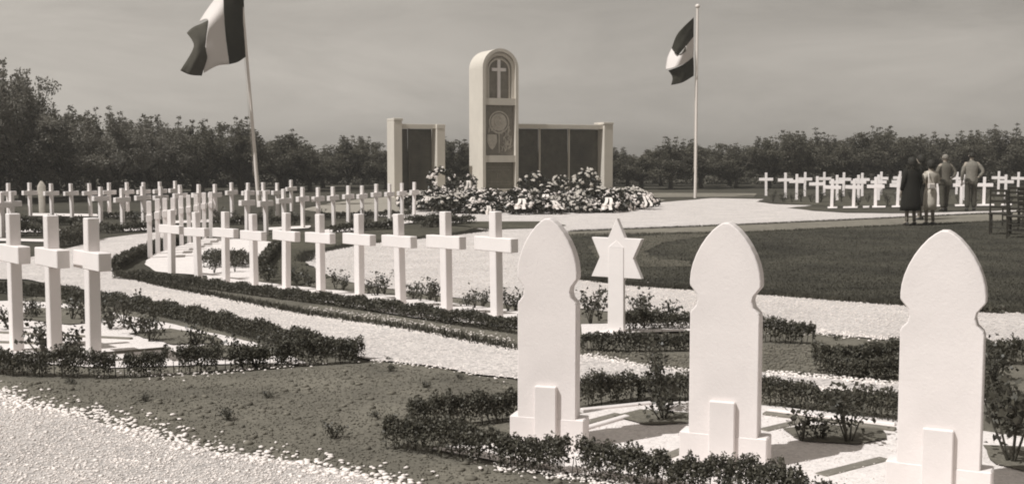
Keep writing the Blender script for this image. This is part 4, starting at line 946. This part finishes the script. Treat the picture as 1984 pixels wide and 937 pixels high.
P5 = np.concatenate(P4a); Vp, Fp = lumps(P5 + np.array([0, 0, .016]), nr.uniform(.003, .007, len(P5)) * np.clip(P5[:, 1] / 8, .6, 1.6), .4)
tag(link('gravel_stones', raw_mesh('gravel_stones', Vp, Fp), 'pebble'), 'pale gravel stones covering the curved paths and grave plots', 'gravel', kind='stuff')
# clods on the bare soil
sp = [tuple(gp(*p).xy) for p in [(0, 740), (200, 738), (480, 728), (715, 706), (850, 722), (1000, 745), (1000, 800), (760, 820), (750, 860), (860, 890), (1000, 915), (1100, 936), (1000, 1000), (790, 938), (560, 893), (300, 840), (60, 785)]]
P6 = scatter(sp, 7000, 3, 9); rad = np.where(nr.uniform(0, 1, len(P6)) < .03, nr.uniform(.010, .024, len(P6)), nr.uniform(.002, .006, len(P6)))
sp2 = [tuple(gp(*p).xy) for p in [(1126, 672), (1345, 690), (1345, 716), (1230, 706), (1126, 688)]]; sp3 = [tuple(gp(*p).xy) for p in [(1480, 668), (1740, 668), (1740, 742), (1600, 730), (1480, 722)]]
P7 = np.concatenate([scatter(sp2, 500, 3, 20), scatter(sp3, 1200, 3, 20)])
Vp, Fp = lumps(np.concatenate([P6, P7]) + np.array([0, 0, .007]), np.concatenate([rad, nr.uniform(.005, .014, len(P7))]), .6)
tag(link('soil_clods', raw_mesh('soil_clods', Vp, Fp), 'clod'), 'crumbly dark clods on the bare soil in the foreground', 'soil', kind='stuff')
# grass
def blades(P, h, wd, name, m, label):
    n = len(P); a = nr.uniform(0, 6.28, n); l_ = nr.normal(0, .35, (n, 2)); hh = h * nr.uniform(.5, 1.3, n)
    dx, dy = np.cos(a) * wd, np.sin(a) * wd
    V = np.stack([P + np.stack([-dx, -dy, 0 * dx], 1), P + np.stack([dx, dy, 0 * dx], 1), P + np.stack([l_[:, 0] * hh, l_[:, 1] * hh, hh], 1)], 1).reshape(-1, 3)
    tag(link(name, raw_mesh(name, V, np.arange(3 * n).reshape(-1, 3)), m), label, 'grass', kind='stuff')
Lp = SHEETS['lawn']; PL = scatter(Lp, 60000, 10, 40, 1.3); PL[:, 2] += .014
blades(PL, .022, .008, 'lawn_grass', 'grass_blade', 'short dark grass of the oval lawn at right')
PV = np.concatenate([edge_scatter([(1103, 450), (1440, 437), (1700, 425), (1984, 412)], 9000, .05), edge_scatter([(1103, 457), (1440, 452), (1700, 440), (1984, 428)], 5000, .06), edge_scatter([(1126, 542), (1250, 556), (1500, 573), (1740, 592), (1984, 608)], 12000, .06),
                     edge_scatter([(588, 508), (600, 492), (700, 473), (850, 459), (940, 448)], 5000, .08), edge_scatter([(240, 536), (400, 571), (600, 611), (800, 640), (1005, 680)], 4000, .05)])
PV[:, 2] += .012; blades(PV, .05, .006, 'edge_grass', 'grass_blade', 'rough dark grass fringe along the lawn and path edges')
bpy.context.view_layer.update()

for o_ in bpy.data.objects:
    if 'label' in o_.keys() and not 4 <= len(o_['label'].split()) <= 16: print('LABEL', len(o_['label'].split()), o_['label'])
